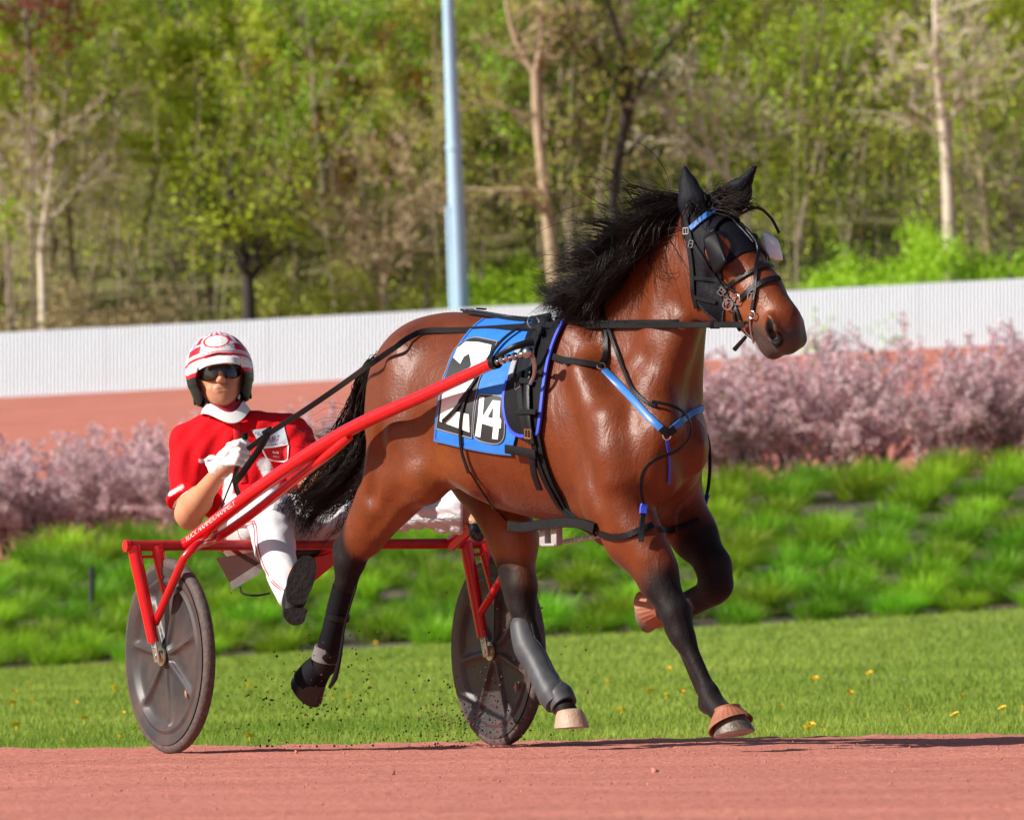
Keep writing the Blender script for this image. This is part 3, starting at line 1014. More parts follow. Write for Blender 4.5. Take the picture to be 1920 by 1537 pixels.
# thicket of saplings and brush filling the wood
def thicket():
    r = np.random.default_rng(707)
    n = 1300
    Y = 256 + 175 * r.random(n) ** 1.3
    x = r.uniform(-1, 1, n) * (Y * .064 + 6)
    h = r.uniform(3.5, 10, n)
    base = np.stack([x, Y, z_hill(x, Y) - .1], 1)
    lean = r.normal(0, .10, (n, 2))
    k = 5
    pts = np.zeros((n, k, 3)); rad = r.uniform(.025, .065, n)
    for i in range(k):
        t = i / (k - 1)
        pts[:, i] = base + np.stack([lean[:, 0] * h * t + .12 * np.sin(t * 5 + x), lean[:, 1] * h * t, h * t], 1)
    d = pts[:, -1] - pts[:, 0]; d /= np.linalg.norm(d, axis=1, keepdims=True)
    u = np.cross(d, (0, 1, 0)); w = np.cross(d, u)
    V = []
    for i in range(k):
        rr = (rad * (1 - .75 * i / (k - 1)))[:, None]
        for a in (0, 2.094, 4.189):
            V.append(pts[:, i] + (u * math.cos(a) + w * math.sin(a)) * rr)
    V = np.stack(V, 1).reshape(-1, 3)
    b = np.arange(n)[:, None] * (3 * k)
    Fs = []
    for i in range(k - 1):
        for j in range(3):
            Fs.append(np.concatenate([b + 3 * i + j, b + 3 * i + (j + 1) % 3, b + 3 * i + 3 + (j + 1) % 3, b + 3 * i + 3 + j], 1))
    link('sapling_stems', mesh_np('sapling_stems', V, np.concatenate(Fs)), M_bark, kind='stuff', label='thin upright sapling stems filling the wood')
    m = 330000
    # leaves gathered in tufts on the saplings
    nt_ = 20000
    s_ = r.integers(0, n, nt_)
    tt = .25 + .8 * r.random(nt_) ** .8
    cen = base[s_] + np.stack([lean[s_, 0] * h[s_] * tt, lean[s_, 1] * h[s_] * tt, h[s_] * tt], 1) + r.normal(size=(nt_, 3)) * np.array((.55, .55, .35))
    j = r.integers(0, nt_, m)
    c = cen[j] + r.normal(size=(m, 3)) * np.array((.42, .42, .32))
    a = r.normal(size=(m, 3)); a /= np.linalg.norm(a, axis=1, keepdims=True)
    bb = np.cross(a, r.normal(size=(m, 3))); bb /= np.linalg.norm(bb, axis=1, keepdims=True)
    sz = r.uniform(.07, .15, m)[:, None]
    v = np.stack([c - a * sz * .5, c + bb * sz * .36, c + a * sz * .5, c - bb * sz * .36], 1).reshape(-1, 3)
    me = mesh_np('brush', v, np.arange(m * 4).reshape(-1, 4), smooth=False)
    ks = ['yellow green', 'bright green', 'olive', 'brown', 'orange']
    for k_ in ks: me.materials.append(LV[k_])
    px = CX + FOC * cen[:, 0] / cen[:, 1]
    wv = np.stack([.9 + 3.4 * ((px > 270) & (px < 640)) + 1.0 * (px > 1350), .6 + 2.2 * ((px > 270) & (px < 560)) + 1.6 * (px > 1350) + .9 * ((px > 860) & (px < 1060)), np.full(nt_, 1.7), 1.5 - .9 * (px > 1350), .10 + .55 * ((px > 560) & (px < 800))], 1)
    wv *= np.exp(r.normal(0, .3, wv.shape) + np.stack([vnoise(cen, .35, q_) * 1.1 for q_ in range(5)], 1))
    cs = np.cumsum(wv / wv.sum(1, keepdims=True), 1)
    tm = (r.random(nt_)[:, None] > cs).sum(1)
    me.polygons.foreach_set('material_index', np.minimum(tm, 4)[j].astype(np.int32))
    link('brush', me, None, kind='stuff', label='mottled spring foliage of the brush in the wood')
thicket()
scrub(1730, 430, 3.0, 20000, 255, LV['bright green'], 61, 'bright green leafy scrub above the right part of the fence')
scrub(1560, 220, 1.4, 6000, 254, LV['bright green'], 66, 'low green scrub above the fence right of the horse')
scrub(940, 150, 3.4, 6500, 255.5, LV['bright green'], 62, 'bright green leafy scrub right of the pale pole')
scrub(640, 460, 2.2, 9000, 259.5, LV['olive'], 63, 'olive scrub left of the pale pole')
scrub(170, 420, 2.4, 11000, 257, LV['brown'], 64, 'brownish scrub above the left end of the fence')
scrub(1250, 420, 2.6, 10000, 257, LV['brown'], 65, 'brownish scrub behind the horse\'s head')

# ------------------------------------------------------------------ loose clods on the track and dirt thrown up by the hooves
def specks(name, c, s, m, label, seed):
    r = np.random.default_rng(seed)
    n = len(c)
    t = np.array([(1, 1, 1), (1, -1, -1), (-1, 1, -1), (-1, -1, 1)], float)
    q = np.linalg.qr(r.normal(size=(n, 3, 3)))[0]
    v = np.einsum('nij,kj->nki', q, t) * np.asarray(s)[:, None, None] * r.uniform(.5, 1.2, (n, 1, 3)) + c[:, None]
    b = np.arange(n)[:, None] * 4
    f = np.concatenate([b + np.array(x_) for x_ in ((0, 1, 2), (0, 3, 1), (0, 2, 3), (1, 3, 2))])
    return link(name, mesh_np(name, v.reshape(-1, 3), f, smooth=False), m, kind='stuff', label=label)
M_clod = mat('clay_clod', (.50, .180, .14), rough=.95, noise=.3, nscale=30)
M_dirt = mat('dark_dirt', (.06, .032, .024), rough=.95)
r = np.random.default_rng(55)
n = 5200
YY = 18 + 13.1 * r.random(n) ** .8; XX = r.uniform(-2.6, 2.6, n)
ss = .0015 + .0022 * r.random(n) ** 4 + .008 * (r.random(n) > .9985)
specks('track_grit', np.stack([XX, YY, ztr(XX, YY) + ss * .4], 1), ss, M_clod, 'loose clay grit lying on the track', 1)
cl = []
for cx_, cy_, sx_, sy_, n_, Ya in ((560, 1310, 75, 50, 420, 29.75), (640, 1290, 50, 60, 130, 29.7), (930, 1330, 55, 60, 380, 29.9), (840, 1350, 35, 35, 260, 29.95), (980, 1220, 70, 90, 110, 29.8), (700, 1150, 120, 110, 70, 29.8), (800, 1385, 150, 12, 160, 30.0)):
    for _ in range(n_):
        a_, b_ = r.normal(cx_, sx_), min(r.normal(cy_, sy_), 1398)
        cl.append(tuple(P(a_, b_, Ya + r.normal(0, .18))))
cl = np.array(cl)
sz = .0013 + .0035 * r.random(len(cl)) ** 3
k = len(cl) // 2
pr = r.permutation(len(cl))
specks('flying_dirt', cl[pr[:k]], sz[:k], M_dirt, 'dark specks of dirt thrown up behind the hooves', 2)
specks('flying_clay', cl[pr[k:]], sz[k:], mat('flying_clay', (.22, .065, .045), rough=.95), 'red clay specks thrown up behind the hooves', 3)
# ------------------------------------------------------------------ the horse
HTM = frame_T(HT, HR, HO)
hf = Field((-0.75, -0.62, -0.02), (2.75, 0.62, 2.02), 0.008, HTM)

def hl(px, py, r=0.0):
    return hf.loc(H(px, py, r))

def trunk():
    st = [  # px, py top, py bottom, half width, narrowing towards the spine
        (726, 720, 800, .055, .1), (742, 668, 835, .120, .15), (768, 622, 862, .195, .2), (805, 593, 878, .245, .2),
        (850, 584, 888, .264, .25), (900, 588, 918, .270, .3), (960, 599, 958, .285, .35), (1040, 604, 978, .280, .5),
        (1110, 596, 985, .258, .65), (1170, 600, 975, .235, .7), (1225, 640, 960, .200, .55), (1258, 690, 940, .158, .4), (1280, 745, 915, .112, .3), (1294, 790, 885, .06, .2)]
    t = []; zt = []; zb = []
    for px, a, b, w, c in st:
        p, q = hl(px, a), hl(px, b)
        t.append(p[0]); zt.append(p[2]); zb.append(q[2])
    W = [s[3] for s in st]; Cn = [s[4] for s in st]
    g = np.linspace(t[0] - .02, t[-1] + .02, 200)
    def sm(y):
        y = np.interp(g, t, y)
        k = np.hanning(21); k /= k.sum()
        return np.convolve(np.pad(y, 10, mode='edge'), k, 'valid')
    zt, zb, W, Cn = sm(zt), sm(zb), sm(W), sm(Cn)
    sl, X, Y, Z = hf.region((g[0] - .1, -.45, .6), (g[-1] + .1, .45, 1.7))
    xt = X[:, 0, 0]
    I = lambda y: np.interp(xt, g, y)[:, None, None].astype(np.float32)
    a, b, w, c = I(zt), I(zb), I(W), I(Cn)
    zc, h = (a + b) / 2, (a - b) / 2
    u = (Z - zc) / h
    wu = w * (1 - c * np.clip(u, 0, 1) ** 1.6) * (1 - .12 * np.clip(-u, 0, 1) ** 2)
    q = (np.abs(Y / wu) ** 2.25 + np.abs(u) ** 2.25) ** (1 / 2.25)
    d = (q - 1) * np.minimum(wu, h)
    over = np.maximum(np.maximum(g[0] - X, X - g[-1]), 0)
    d = np.maximum(d, over) if False else d + over * 1.2
    hf.f[sl] = np.minimum(hf.f[sl], d.astype(np.float32))
trunk()
C = hf.cone
RL = np.array((0, 1, 0.0))
def hc(a, b, ra, rb, k=.04, flat=1.0, **kw):
    hf.cone(hl(*a), hl(*b), ra, rb, k, flat, RL, local=True, **kw)

# right haunch and hind leg (trailing, hoof lifted)
hc((784, 705, .12), (774, 800, .13), .148, .150, .08, .85)
hc((758, 800, .16), (745, 900, .17), .138, .110, .07, .75)
hc((785, 820, .17), (795, 885, .19), .150, .115, .06, .75)
hc((738, 890, .18), (676, 1012, .17), .112, .058, .05, .8)
hc((765, 895, .18), (690, 1010, .17), .105, .055, .05, .8)
hc((676, 1010, .17), (657, 1052, .17), .052, .047, .03)
hc((700, 930, .17), (642, 1030, .17), .045, .024, .05)
hc((640, 1022, .17), (645, 1060, .17), .026, .030, .03)
hc((657, 1052, .17), (650, 1090, .17), .047, .036, .03)
hc((648, 1090, .17), (616, 1222, .16), .030, .028, .03)
hc((636, 1095, .17), (606, 1215, .16), .020, .022, .02)
hc((613, 1232, .16), (609, 1246, .16), .041, .040, .03)
hc((606, 1250, .16), (585, 1278, .16), .034, .036, .02)
# left haunch and hind leg (under the belly)
hc((815, 705, -.12), (845, 800, -.14), .165, .160, .08, .85)
hc((862, 800, -.15), (905, 880, -.17), .160, .125, .06, .75)
hc((905, 885, -.17), (968, 1010, -.16), .125, .080, .05, .8)
hc((968, 1010, -.16), (978, 1100, -.15), .078, .052, .04, .85)
hc((930, 950, -.165), (958, 1090, -.15), .06, .026, .05)
hc((978, 1100, -.15), (980, 1140, -.15), .052, .044, .03)
hc((958, 1095, -.15), (962, 1130, -.15), .028, .026, .03)
hc((980, 1140, -.15), (1024, 1280, -.14), .036, .030, .03)
hc((970, 1160, -.15), (1012, 1285, -.14), .020, .022, .02)
hc((1034, 1298, -.14), (1042, 1308, -.14), .040, .040, .03)
hc((1050, 1312, -.14), (1062, 1332, -.14), .034, .038, .02)
# right shoulder and fore leg
hc((1075, 665, .13), (1190, 845, .155), .12, .13, .07, .55)
hc((1040, 760, .17), (1130, 880, .17), .12, .12, .08, .5)
hc((1200, 850, .17), (1150, 930, .17), .115, .115, .05, .65)
hc((1145, 925, .17), (1180, 1010, .16), .110, .085, .05, .78)
hc((1180, 1010, .16), (1235, 1090, .145), .083, .060, .04, .85)
hc((1205, 990, .16), (1245, 1060, .145), .058, .045, .04)
hc((1235, 1090, .145), (1266, 1145, .135), .058, .050, .04)
hc((1270, 1158, .135), (1279, 1188, .135), .047, .042, .03)
hc((1264, 1182, .135), (1287, 1212, .13), .026, .026, .03)
hc((1286, 1202, .13), (1327, 1290, .12), .029, .024, .025)
hc((1275, 1205, .125), (1314, 1295, .115), .016, .018, .012)
hc((1331, 1305, .12), (1335, 1316, .12), .037, .036, .03)
hc((1323, 1322, .12), (1325, 1324, .12), .026, .026, .02)
hc((1340, 1322, .12), (1362, 1345, .12), .036, .044, .02)
# left shoulder and fore leg, folded
hc((1145, 665, -.12), (1260, 830, -.14), .11, .110, .07, .5)
hc((1264, 850, -.15), (1258, 920, -.155), .105, .100, .05, .6)
hc((1262, 920, -.155), (1300, 1000, -.155), .100, .082, .05, .8)
hc((1300, 1000, -.155), (1335, 1055, -.15), .078, .060, .04, .88)
hc((1338, 1062, -.15), (1345, 1095, -.15), .058, .056, .03)
hc((1338, 1105, -.15), (1262, 1140, -.13), .042, .032, .03)
hc((1335, 1118, -.15), (1275, 1152, -.13), .028, .026, .03)
hc((1258, 1143, -.13), (1252, 1143, -.13), .040, .038, .03)
hc((1250, 1142, -.13), (1222, 1140, -.13), .034, .042, .02)
# breast
hc((1222, 800, .10), (1226, 890, .11), .100, .095, .05, .9)
hc((1252, 800, -.09), (1254, 880, -.10), .088, .082, .05, .9)
hc((1130, 950, .07), (1200, 960, .07), .09, .08, .06)
hf.cone(hl(1215, 985, 0), hl(1150, 985, 0), .06, .07, .08, local=True)
# muscle relief: grooves cut and ridges added
for pts, r1, kk in (
        ([(1128, 640, .24), (1075, 760, .30), (1085, 860, .31), (1120, 930, .28)], .018, .05),      # behind the shoulder
        ([(1180, 700, .22), (1215, 800, .25), (1215, 870, .26)], .016, .05),        # front of the shoulder blade
        ([(1130, 830, .30), (1180, 900, .285)], .014, .045),
        ([(720, 780, .30), (700, 860, .29), (690, 930, .27)], .016, .05),           # hamstring
        ([(1185, 1020, .25), (1240, 1110, .21)], .012, .03),                          # forearm
        ([(740, 930, .28), (690, 1000, .245)], .012, .035)):
    for p, q in zip(pts[:-1], pts[1:]):
        hc(p, q, r1 * 1.6, r1 * 1.6, kk, op='sub')
for a, b, r1, r2 in (((1095, 700, .215), (1150, 850, .235), .05, .06), ((1150, 790, .225), (1160, 900, .235), .06, .055),
                     ((770, 665, .18), (757, 800, .21), .06, .06), 
                     ((1175, 960, .20), (1215, 1040, .175), .05, .035), ((1210, 690, .09), (1245, 800, .14), .06, .06)):
    hc(a, b, r1, r2, .07)
# flank and stifle fold
hc((835, 845, .15), (900, 890, .18), .055, .06, .08)
# neck
NK = [((1165, 745, 0), .275), ((1196, 672, 0), .235), ((1225, 605, 0), .195), ((1248, 550, 0), .165), ((1270, 505, 0), .135), ((1294, 460, 0), .110), ((1318, 425, 0), .085)]
for (a, ra), (b, rb) in zip(NK[:-1], NK[1:]):
    hc(a, b, ra, rb, .06, .50)
hc((1270, 470, .035), (1245, 640, .06), .055, .075, .05)       # neck muscle
hc((1284, 600, .055), (1238, 735, .085), .050, .065, .05)
hc((1290, 610, -.045), (1282, 735, -.07), .050, .062, .05)       # both sides of the windpipe

# head, in its own axes
yaw = math.radians(48.0)
HXa = Vector((0.75 * math.cos(yaw), -0.75 * math.sin(yaw), -0.66)).normalized()
HYa = Vector((-math.sin(yaw), -math.cos(yaw), 0))
HZa = HXa.cross(HYa)
if HZa.z < 0: HZa = -HZa
POLL = H(1340, 388, 0.0)
def hd(x, y, z):
    return POLL + HXa * x + HYa * y + HZa * z
def kc(a, b, ra, rb, k=.03, flat=1.0, **kw):
    hf.cone(hf.loc(hd(*a)), hf.loc(hd(*b)), ra, rb, k, flat, HTM[:3, :3] @ np.array(HYa), local=True, **kw)
kc((.00, 0, -.080), (.20, 0, -.085), .085, .098, .04, .95)      # skull
kc((.16, 0, -.080), (.36, 0, -.062), .092, .066, .04, .92)      # face
kc((.34, 0, -.062), (.50, 0, -.066), .062, .056, .04, .92)      # nose
for s in (1, -1):
    kc((.09, s * .062, -.205), (.19, s * .058, -.185), .108, .108, .035, .34)   # jowl
    kc((.18, s * .055, -.185), (.40, s * .036, -.140), .095, .055, .04, .42)
    kc((.20, s * .086, -.066), (.38, s * .052, -.078), .024, .013, .025)      # cheek bone
    kc((.150, s * .082, -.022), (.205, s * .084, -.030), .024, .022, .02)     # brow
    kc((.23, s * .104, -.118), (.36, s * .080, -.120), .030, .022, .03, op='sub')   # hollow under the cheek bone
kc((.41, 0, -.112), (.51, 0, -.108), .064, .066, .04, .90)      # muzzle
kc((.51, 0, -.104), (.555, 0, -.108), .063, .052, .03, .95)
kc((.40, 0, -.158), (.52, 0, -.165), .036, .034, .03, .9)       # lower lip
kc((.51, 0, -.176), (.525, 0, -.178), .032, .029, .03)
kc((.30, 0, -.17), (.42, 0, -.165), .030, .030, .04)
for s in (1, -1):
    kc((.515, s * .044, -.078), (.562, s * .046, -.100), .032, .029, .02)
    if s > 0: kc((.510, s * .078, -.060), (.560, s * .078, -.080), .012, .012, .012)
    kc((.518, s * .088, -.078), (.562, s * .074, -.100), .027, .020, .010, op='sub')
    kc((.530, s * .078, -.086), (.545, s * .045, -.108), .018, .014, .008, op='sub')
    if s > 0: kc((.495, s * .070, -.058), (.555, s * .072, -.070), .010, .009, .012)
    kc((.455, s * .070, -.150), (.590, s * .040, -.150), .009, .008, .008, op='sub')  # mouth line
# ears
for pts in (((1310, 440, .06), (1298, 378, .075), (1284, 318, .07)), ((1362, 405, -.07), (1384, 362, -.085), (1414, 316, -.09))):
    a, b, c = [hl(*p) for p in pts]
    n = HTM[:3, :3] @ np.array((0.35, 1.0, 0.0)) if pts[0][0] < 1340 else np.array((1.0, -.8, -.2))
    hf.cone(a, b, .036, .042, .02, .42, n, local=True)
    hf.cone(b, b + (c - b) * .5, .042 if pts[0][0] < 1340 else .034, .028 if pts[0][0] < 1340 else .018, .015, .42, n, local=True)
    hf.cone(b + (c - b) * .5, c + (c - b) * .04, .028 if pts[0][0] < 1340 else .018, .0085, .01, .5, n, local=True)

hv, hfc = hf.mesh(2)
horse_me = mesh_np('horse', hv, hfc)
BAY = np.array((0.140, 0.027, 0.0042))
BLK = np.array((0.0075, 0.0065, 0.0070))
cols = np.tile(BAY, (len(hv), 1))
def put(w, c):
    global cols
    cols = cols * (1 - w[:, None]) + np.array(c) * w[:, None]
nz = vnoise(hv, 9, 3)
# darker upper line, golden flank and muzzle skin
put(0.35 * smoothstep(hv[:, 2], 1.15, 1.55) * (0.6 + .4 * nz), BAY * np.array((.50, .42, .5)))
put(0.45 * smoothstep(-capdist(hv, H(850, 870, .2), H(760, 1000, .15)), -.16, 0.0), (0.27, .075, .012))
put(0.40 * smoothstep(-capdist(hv, H(960, 1000, -.15), H(975, 1080, -.15)), -.16, -.02), (0.30, .085, .013))
put(0.5 * smoothstep(-capdist(hv, hd(.25, .05, -.1), hd(.45, .05, -.1)), -.12, 0.0), (0.27, .07, .012))
for pts, R_, fd in (
        ([(1180, 1040, .16), (1240, 1130, .14)], .030, .06), ([(1262, 1120, .14), (1275, 1180, .13), (1330, 1310, .12), (1365, 1350, .12)], .070, .10),
        ([(1325, 1035, -.155), (1345, 1090, -.15), (1262, 1145, -.13), (1215, 1140, -.13)], .08, .07),
        ([(640, 985, .17), (652, 1060, .17), (612, 1235, .16), (570, 1290, .16)], .075, .05),
        ([(965, 1090, -.15), (982, 1150, -.15), (1045, 1310, -.14), (1070, 1350, -.14)], .065, .06)):
    w = np.zeros(len(hv))
    for p, q in zip(pts[:-1], pts[1:]):
        w = np.maximum(w, 1 - smoothstep(capdist(hv, H(*p), H(*q)), R_, R_ + fd))
    put(w * (0.975 if pts[0][0] != 1180 else .5), BLK)
w = 1 - smoothstep(capdist(hv, hd(.600, 0, -.140), hd(.50, 0, -.175)), .070, .120)
put(w * .9, (0.050, 0.040, 0.036))
put((1 - smoothstep(capdist(hv, hd(.525, .074, -.082), hd(.568, .066, -.102)), .024, .032)), (0.004, 0.003, 0.003))
put((1 - smoothstep(capdist(hv, hd(.525, -.074, -.082), hd(.568, -.066, -.102)), .024, .032)), (0.004, 0.003, 0.003))
set_color(horse_me, 'coat', cols)
M_coat = mat('bay_coat', (0.2, 0.06, 0.02), rough=0.43, spec=0.38, attr='coat', noise=0.12, nscale=14, bump=0.16, bscale=110, sheen=0.05)
M_coat.node_tree.nodes['Principled BSDF'].inputs['Sheen Roughness'].default_value = 0.4
_nt = M_coat.node_tree
_b = _nt.nodes['Principled BSDF']
_bw = _nt.nodes.new('ShaderNodeRGBToBW')
_at = [n_ for n_ in _nt.nodes if n_.type == 'ATTRIBUTE'][0]
_nt.links.new(_at.outputs['Color'], _bw.inputs[0])
for _sock, _a, _c in (('Roughness', .62, .43), ('Specular IOR Level', .16, .36)):
    _m = _nt.nodes.new('ShaderNodeMapRange')
    _m.inputs['From Min'].default_value = .008; _m.inputs['From Max'].default_value = .045
    _m.inputs['To Min'].default_value = _a; _m.inputs['To Max'].default_value = _c
    _nt.links.new(_bw.outputs[0], _m.inputs['Value']); _nt.links.new(_m.outputs[0], _b.inputs[_sock])
_n = _nt.nodes.new('ShaderNodeTexNoise'); _n.inputs['Scale'].default_value = 16; _n.inputs['Detail'].default_value = 4; _n.inputs['Distortion'].default_value = 1.6
_tc = [n_ for n_ in _nt.nodes if n_.type == 'TEX_COORD'][0]
_mp = _nt.nodes.new('ShaderNodeMapping'); _mp.inputs['Scale'].default_value = (1, 1, .45)
_nt.links.new(_tc.outputs['Object'], _mp.inputs['Vector']); _nt.links.new(_mp.outputs[0], _n.inputs['Vector'])
_bp = [n_ for n_ in _nt.nodes if n_.type == 'BUMP'][0]
_b2 = _nt.nodes.new('ShaderNodeBump'); _b2.inputs['Strength'].default_value = .34; _b2.inputs['Distance'].default_value = .012
_nt.links.new(_n.outputs['Fac'], _b2.inputs['Height']); _nt.links.new(_bp.outputs['Normal'], _b2.inputs['Normal'])
_nt.links.new(_b2.outputs['Normal'], _b.inputs['Normal'])
horse = empty('horse', (HO.x + HT.x * .8, HO.y + HT.y * .8, 0), label='bay racing horse in full stride pulling the red sulky', cat='horse')
horse_body = link('body', horse_me, M_coat, horse)
horse_bvh = BVHTree.FromPolygons([Vector(x) for x in hv], [tuple(int(i) for i in q) for q in hfc])

M_black_hair = mat('black_hair', (0.008, 0.007, 0.009), rough=0.42, spec=0.25, col2=(.022, .014, .010), nscale=9)
M_eye = mat('horse_eye', (0.008, 0.004, 0.003), rough=0.05, spec=0.8)

def ball_mesh(name, c, r, mat_, parent, seg=20, sc=(1, 1, 1), axes=None, **kw):
    bm = bmesh.new()
    bmesh.ops.create_uvsphere(bm, u_segments=seg, v_segments=seg // 2, radius=r)
    X, Y, Z = axes if axes else (Vector((1, 0, 0)), Vector((0, 1, 0)), Vector((0, 0, 1)))
    for v in bm.verts:
        v.co = Vector(c) + X * v.co.x * sc[0] + Y * v.co.y * sc[1] + Z * v.co.z * sc[2]
    return link(name, bm_mesh(name, bm), mat_, parent, **kw)

for s in (1, -1):
    ball_mesh('eye', hd(.190, s * .092, -.048), .021, M_eye, horse)

# hooves: a truncated slanted cone with a sole
def hoof(name, top, down, fwd, rt, rb, h, mat_, sole_mat, parent, **kw):
    down = Vector(down).normalized()
    fwd = Vector(fwd)
    fwd = (fwd - down * fwd.dot(down)).normalized()
    sd = down.cross(fwd)
    bm = bmesh.new()
    rings = []
    prof = [(0, rt * .80), (.06, rt), (.3, rt * .55 + rb * .45), (.75, rt * .15 + rb * .85), (.97, rb), (1.0, rb * .97), (1.0, rb * .78), (.93, rb * .6), (.92, .0005)]
    for t, r_ in prof:
        ring = []
        for k in range(28):
            a = k / 28 * math.tau
            fx = math.cos(a)
            rr = r_ * (1 + .10 * fx)
            slant = h * t * (.55 * max(fx, 0) - .06)
            ring.append(bm.verts.new(Vector(top) + down * (h * t * (1 - .16 * (1 - fx) / 2)) + fwd * (rr * fx + slant * .35) + sd * rr * .92 * math.sin(a)))
        rings.append(ring)
    for i in range(len(rings) - 1):
        for k in range(28):
            f = bm.faces.new((rings[i][k], rings[i][(k + 1) % 28], rings[i + 1][(k + 1) % 28], rings[i + 1][k]))
            f.material_index = 0 if i < 4 else 1
    bm.faces.new(rings[0][::-1])
    return link(name, bm_mesh(name, bm), [mat_, sole_mat], parent, **kw)
M_hoof = mat('hoof_horn', (0.085, 0.062, 0.048), rough=0.45, noise=.25, nscale=30, col2=(.16, .12, .09), bump=.3, bscale=120)
M_hoof_pale = mat('pale_hoof_horn', (0.50, 0.34, 0.24), rough=0.5, noise=.2, nscale=25, col2=(.36, .22, .15), bump=.3, bscale=120)
M_hoof_black = mat('black_hoof_horn', (0.012, 0.011, 0.011), rough=0.4)
M_shoe = mat('horse_shoe', (0.30, 0.29, 0.28), rough=0.35, metal=0.8, noise=.3)
UPZ = Vector((0, 0, 1))
HOOF = {}
def put_hoof(key, p, down, fwd, rt, rb, h, m1, m2, **kw):
    HOOF[key] = (p, Vector(down).normalized())
    hoof('hoof', p, down, fwd, rt, rb, h, m1, m2, horse, **kw)
put_hoof('fr', H(1366, 1338, .12), HT * .30 - UPZ, HT, .045, .068, .078, M_hoof, M_shoe)
put_hoof('hl', H(1066, 1330, -.14), HT * .14 - UPZ, HT, .044, .060, .070, M_hoof_pale, M_shoe, label='pale hoof')
put_hoof('hr', H(590, 1262, .16), -HT * .62 - UPZ * .62, -UPZ + HT * .3, .046, .064, .085, M_hoof_black, M_hoof_black)
put_hoof('fl', H(1238, 1138, -.13), -HT * 1.0 - UPZ * .12, -UPZ, .044, .058, .080, M_hoof, M_shoe)

# hair: many thin tapering strands, each a three sided tube
def strands(name, paths, r0, mat_, parent, **kw):
    """paths (n, k, 3)"""
    paths = np.asarray(paths, float)
    n, k, _ = paths.shape
    d = np.gradient(paths, axis=1)
    d /= np.linalg.norm(d, axis=2, keepdims=True) + 1e-9
    ref = np.array((.3, .9, .3))
    u = np.cross(d, ref); u /= np.linalg.norm(u, axis=2, keepdims=True) + 1e-9
    w = np.cross(d, u)
    tp = (1 - np.linspace(0, 1, k) ** 2.2)[None, :, None] * .9 + .1
    rr = (np.asarray(r0) * np.ones(n))[:, None, None] * tp
    vs = np.stack([paths + (u * math.cos(a) + w * math.sin(a)) * rr for a in (0, 2.094, 4.189)], 2)   # n,k,3,3
    v = vs.reshape(-1, 3)
    base = (np.arange(n)[:, None, None] * k + np.arange(k - 1)[None, :, None]) * 3
    j = np.arange(3)[None, None, :]
    j2 = (j + 1) % 3
    f = np.stack(np.broadcast_arrays(base + j, base + j2, base + 3 + j2, base + 3 + j), -1).reshape(-1, 4)
    return link(name, mesh_np(name, v, f), mat_, parent, **kw)

def hair_paths(roots, dirs, lens, k=14, curl=.25, grav=.25, wind=(0, 0, 0), clump=26, rs=0, jit=.012, spread=.35, conv=0.0):
    r = np.random.default_rng(rs)
    n = len(roots)
    m = max(2, n // clump)
    cid = r.integers(0, m, n)
    # clumps share a wave and a sideways drift so that locks form
    order = np.argsort(roots[:, 0] + .3 * r.normal(size=n) * roots[:, 0].std())
    cid = np.empty(n, int); cid[order] = np.arange(n) * m // n
    cw = r.normal(size=(m, 3)) * spread
    cph = r.uniform(0, 6.28, (m, 3))
    ca = r.uniform(.4, 1.3, m)
    t = np.linspace(0, 1, k)
    P_ = np.zeros((n, k, 3))
    P_[:, 0] = roots
    d = dirs + cw[cid] + r.normal(size=(n, 3)) * .055
    d /= np.linalg.norm(d, axis=1, keepdims=True)
    L = lens * (0.75 + .5 * ca[cid] * .5) * r.uniform(.75, 1.1, n)
    stp = L / (k - 1)
    fr = r.uniform(3, 7, m)[cid]
    for i in range(1, k):
        tt = t[i]
        wave = np.sin(cph[cid] + fr[:, None] * tt * 1.3) * curl * (ca[cid] * tt)[:, None]
        dd = d + wave + np.array(wind) * tt + np.array((0, 0, -grav)) * tt + r.normal(size=(n, 3)) * .02 * tt
        dd /= np.linalg.norm(dd, axis=1, keepdims=True)
        P_[:, i] = P_[:, i - 1] + dd * stp[:, None]
    if conv:
        cen = np.zeros((m, k, 3)); cn = np.bincount(cid, minlength=m)[:, None, None]
        np.add.at(cen, cid, P_)
        cen /= np.maximum(cn, 1)
        wt = (conv * np.clip(t * 1.6, 0, 1) * (1 - .35 * t))[None, :, None] * r.uniform(.55, 1.0, n)[:, None, None]
        P_ = P_ + (cen[cid] - P_) * wt
    return P_

# mane along the crest: streams back and up in the wind, lies close to the neck at the root
crest = smooth_path([H(1322, 385, .0), H(1290, 405, .02), H(1262, 440, .03), H(1235, 482, .03), H(1200, 530, .03), H(1165, 565, .03), H(1120, 588, .02), H(1085, 597, .01)], 12)
def mane(n, rs, length, wind, fall, spread, curl, lat, grav=.45, clump=40, conv=.75, qmax=.90):
    r = np.random.default_rng(rs)
    q = np.clip(r.beta(1.1, 1.2, n) * qmax, 0, .999) * (len(crest) - 1)
    roots, dirs, lens = [], [], []
    for a in q:
        i = int(a)
        p = crest[i].lerp(crest[min(i + 1, len(crest) - 1)], a - i)
        h = horse_bvh.find_nearest(p)
        p = (h[0] if h[0] else p) + HR * r.uniform(-.012, .03) * lat
        f = a / len(crest)
        roots.append(p + Vector(r.normal(size=3) * .006) - HT * .012)
        dv = Vector((-1.0, .1, -.10 + .16 * f)) + HR * r.uniform(-.1, .5) * lat
        dirs.append(dv.normalized() + Vector((0, 0, fall)))
        lens.append(length * (1.15 - .75 * abs(f - .40) - (.30 if f > .80 else 0)))
    return hair_paths(np.array(roots), np.array(dirs), np.array(lens), k=16, curl=curl, grav=grav, wind=wind, rs=rs, spread=spread, clump=clump, conv=conv)
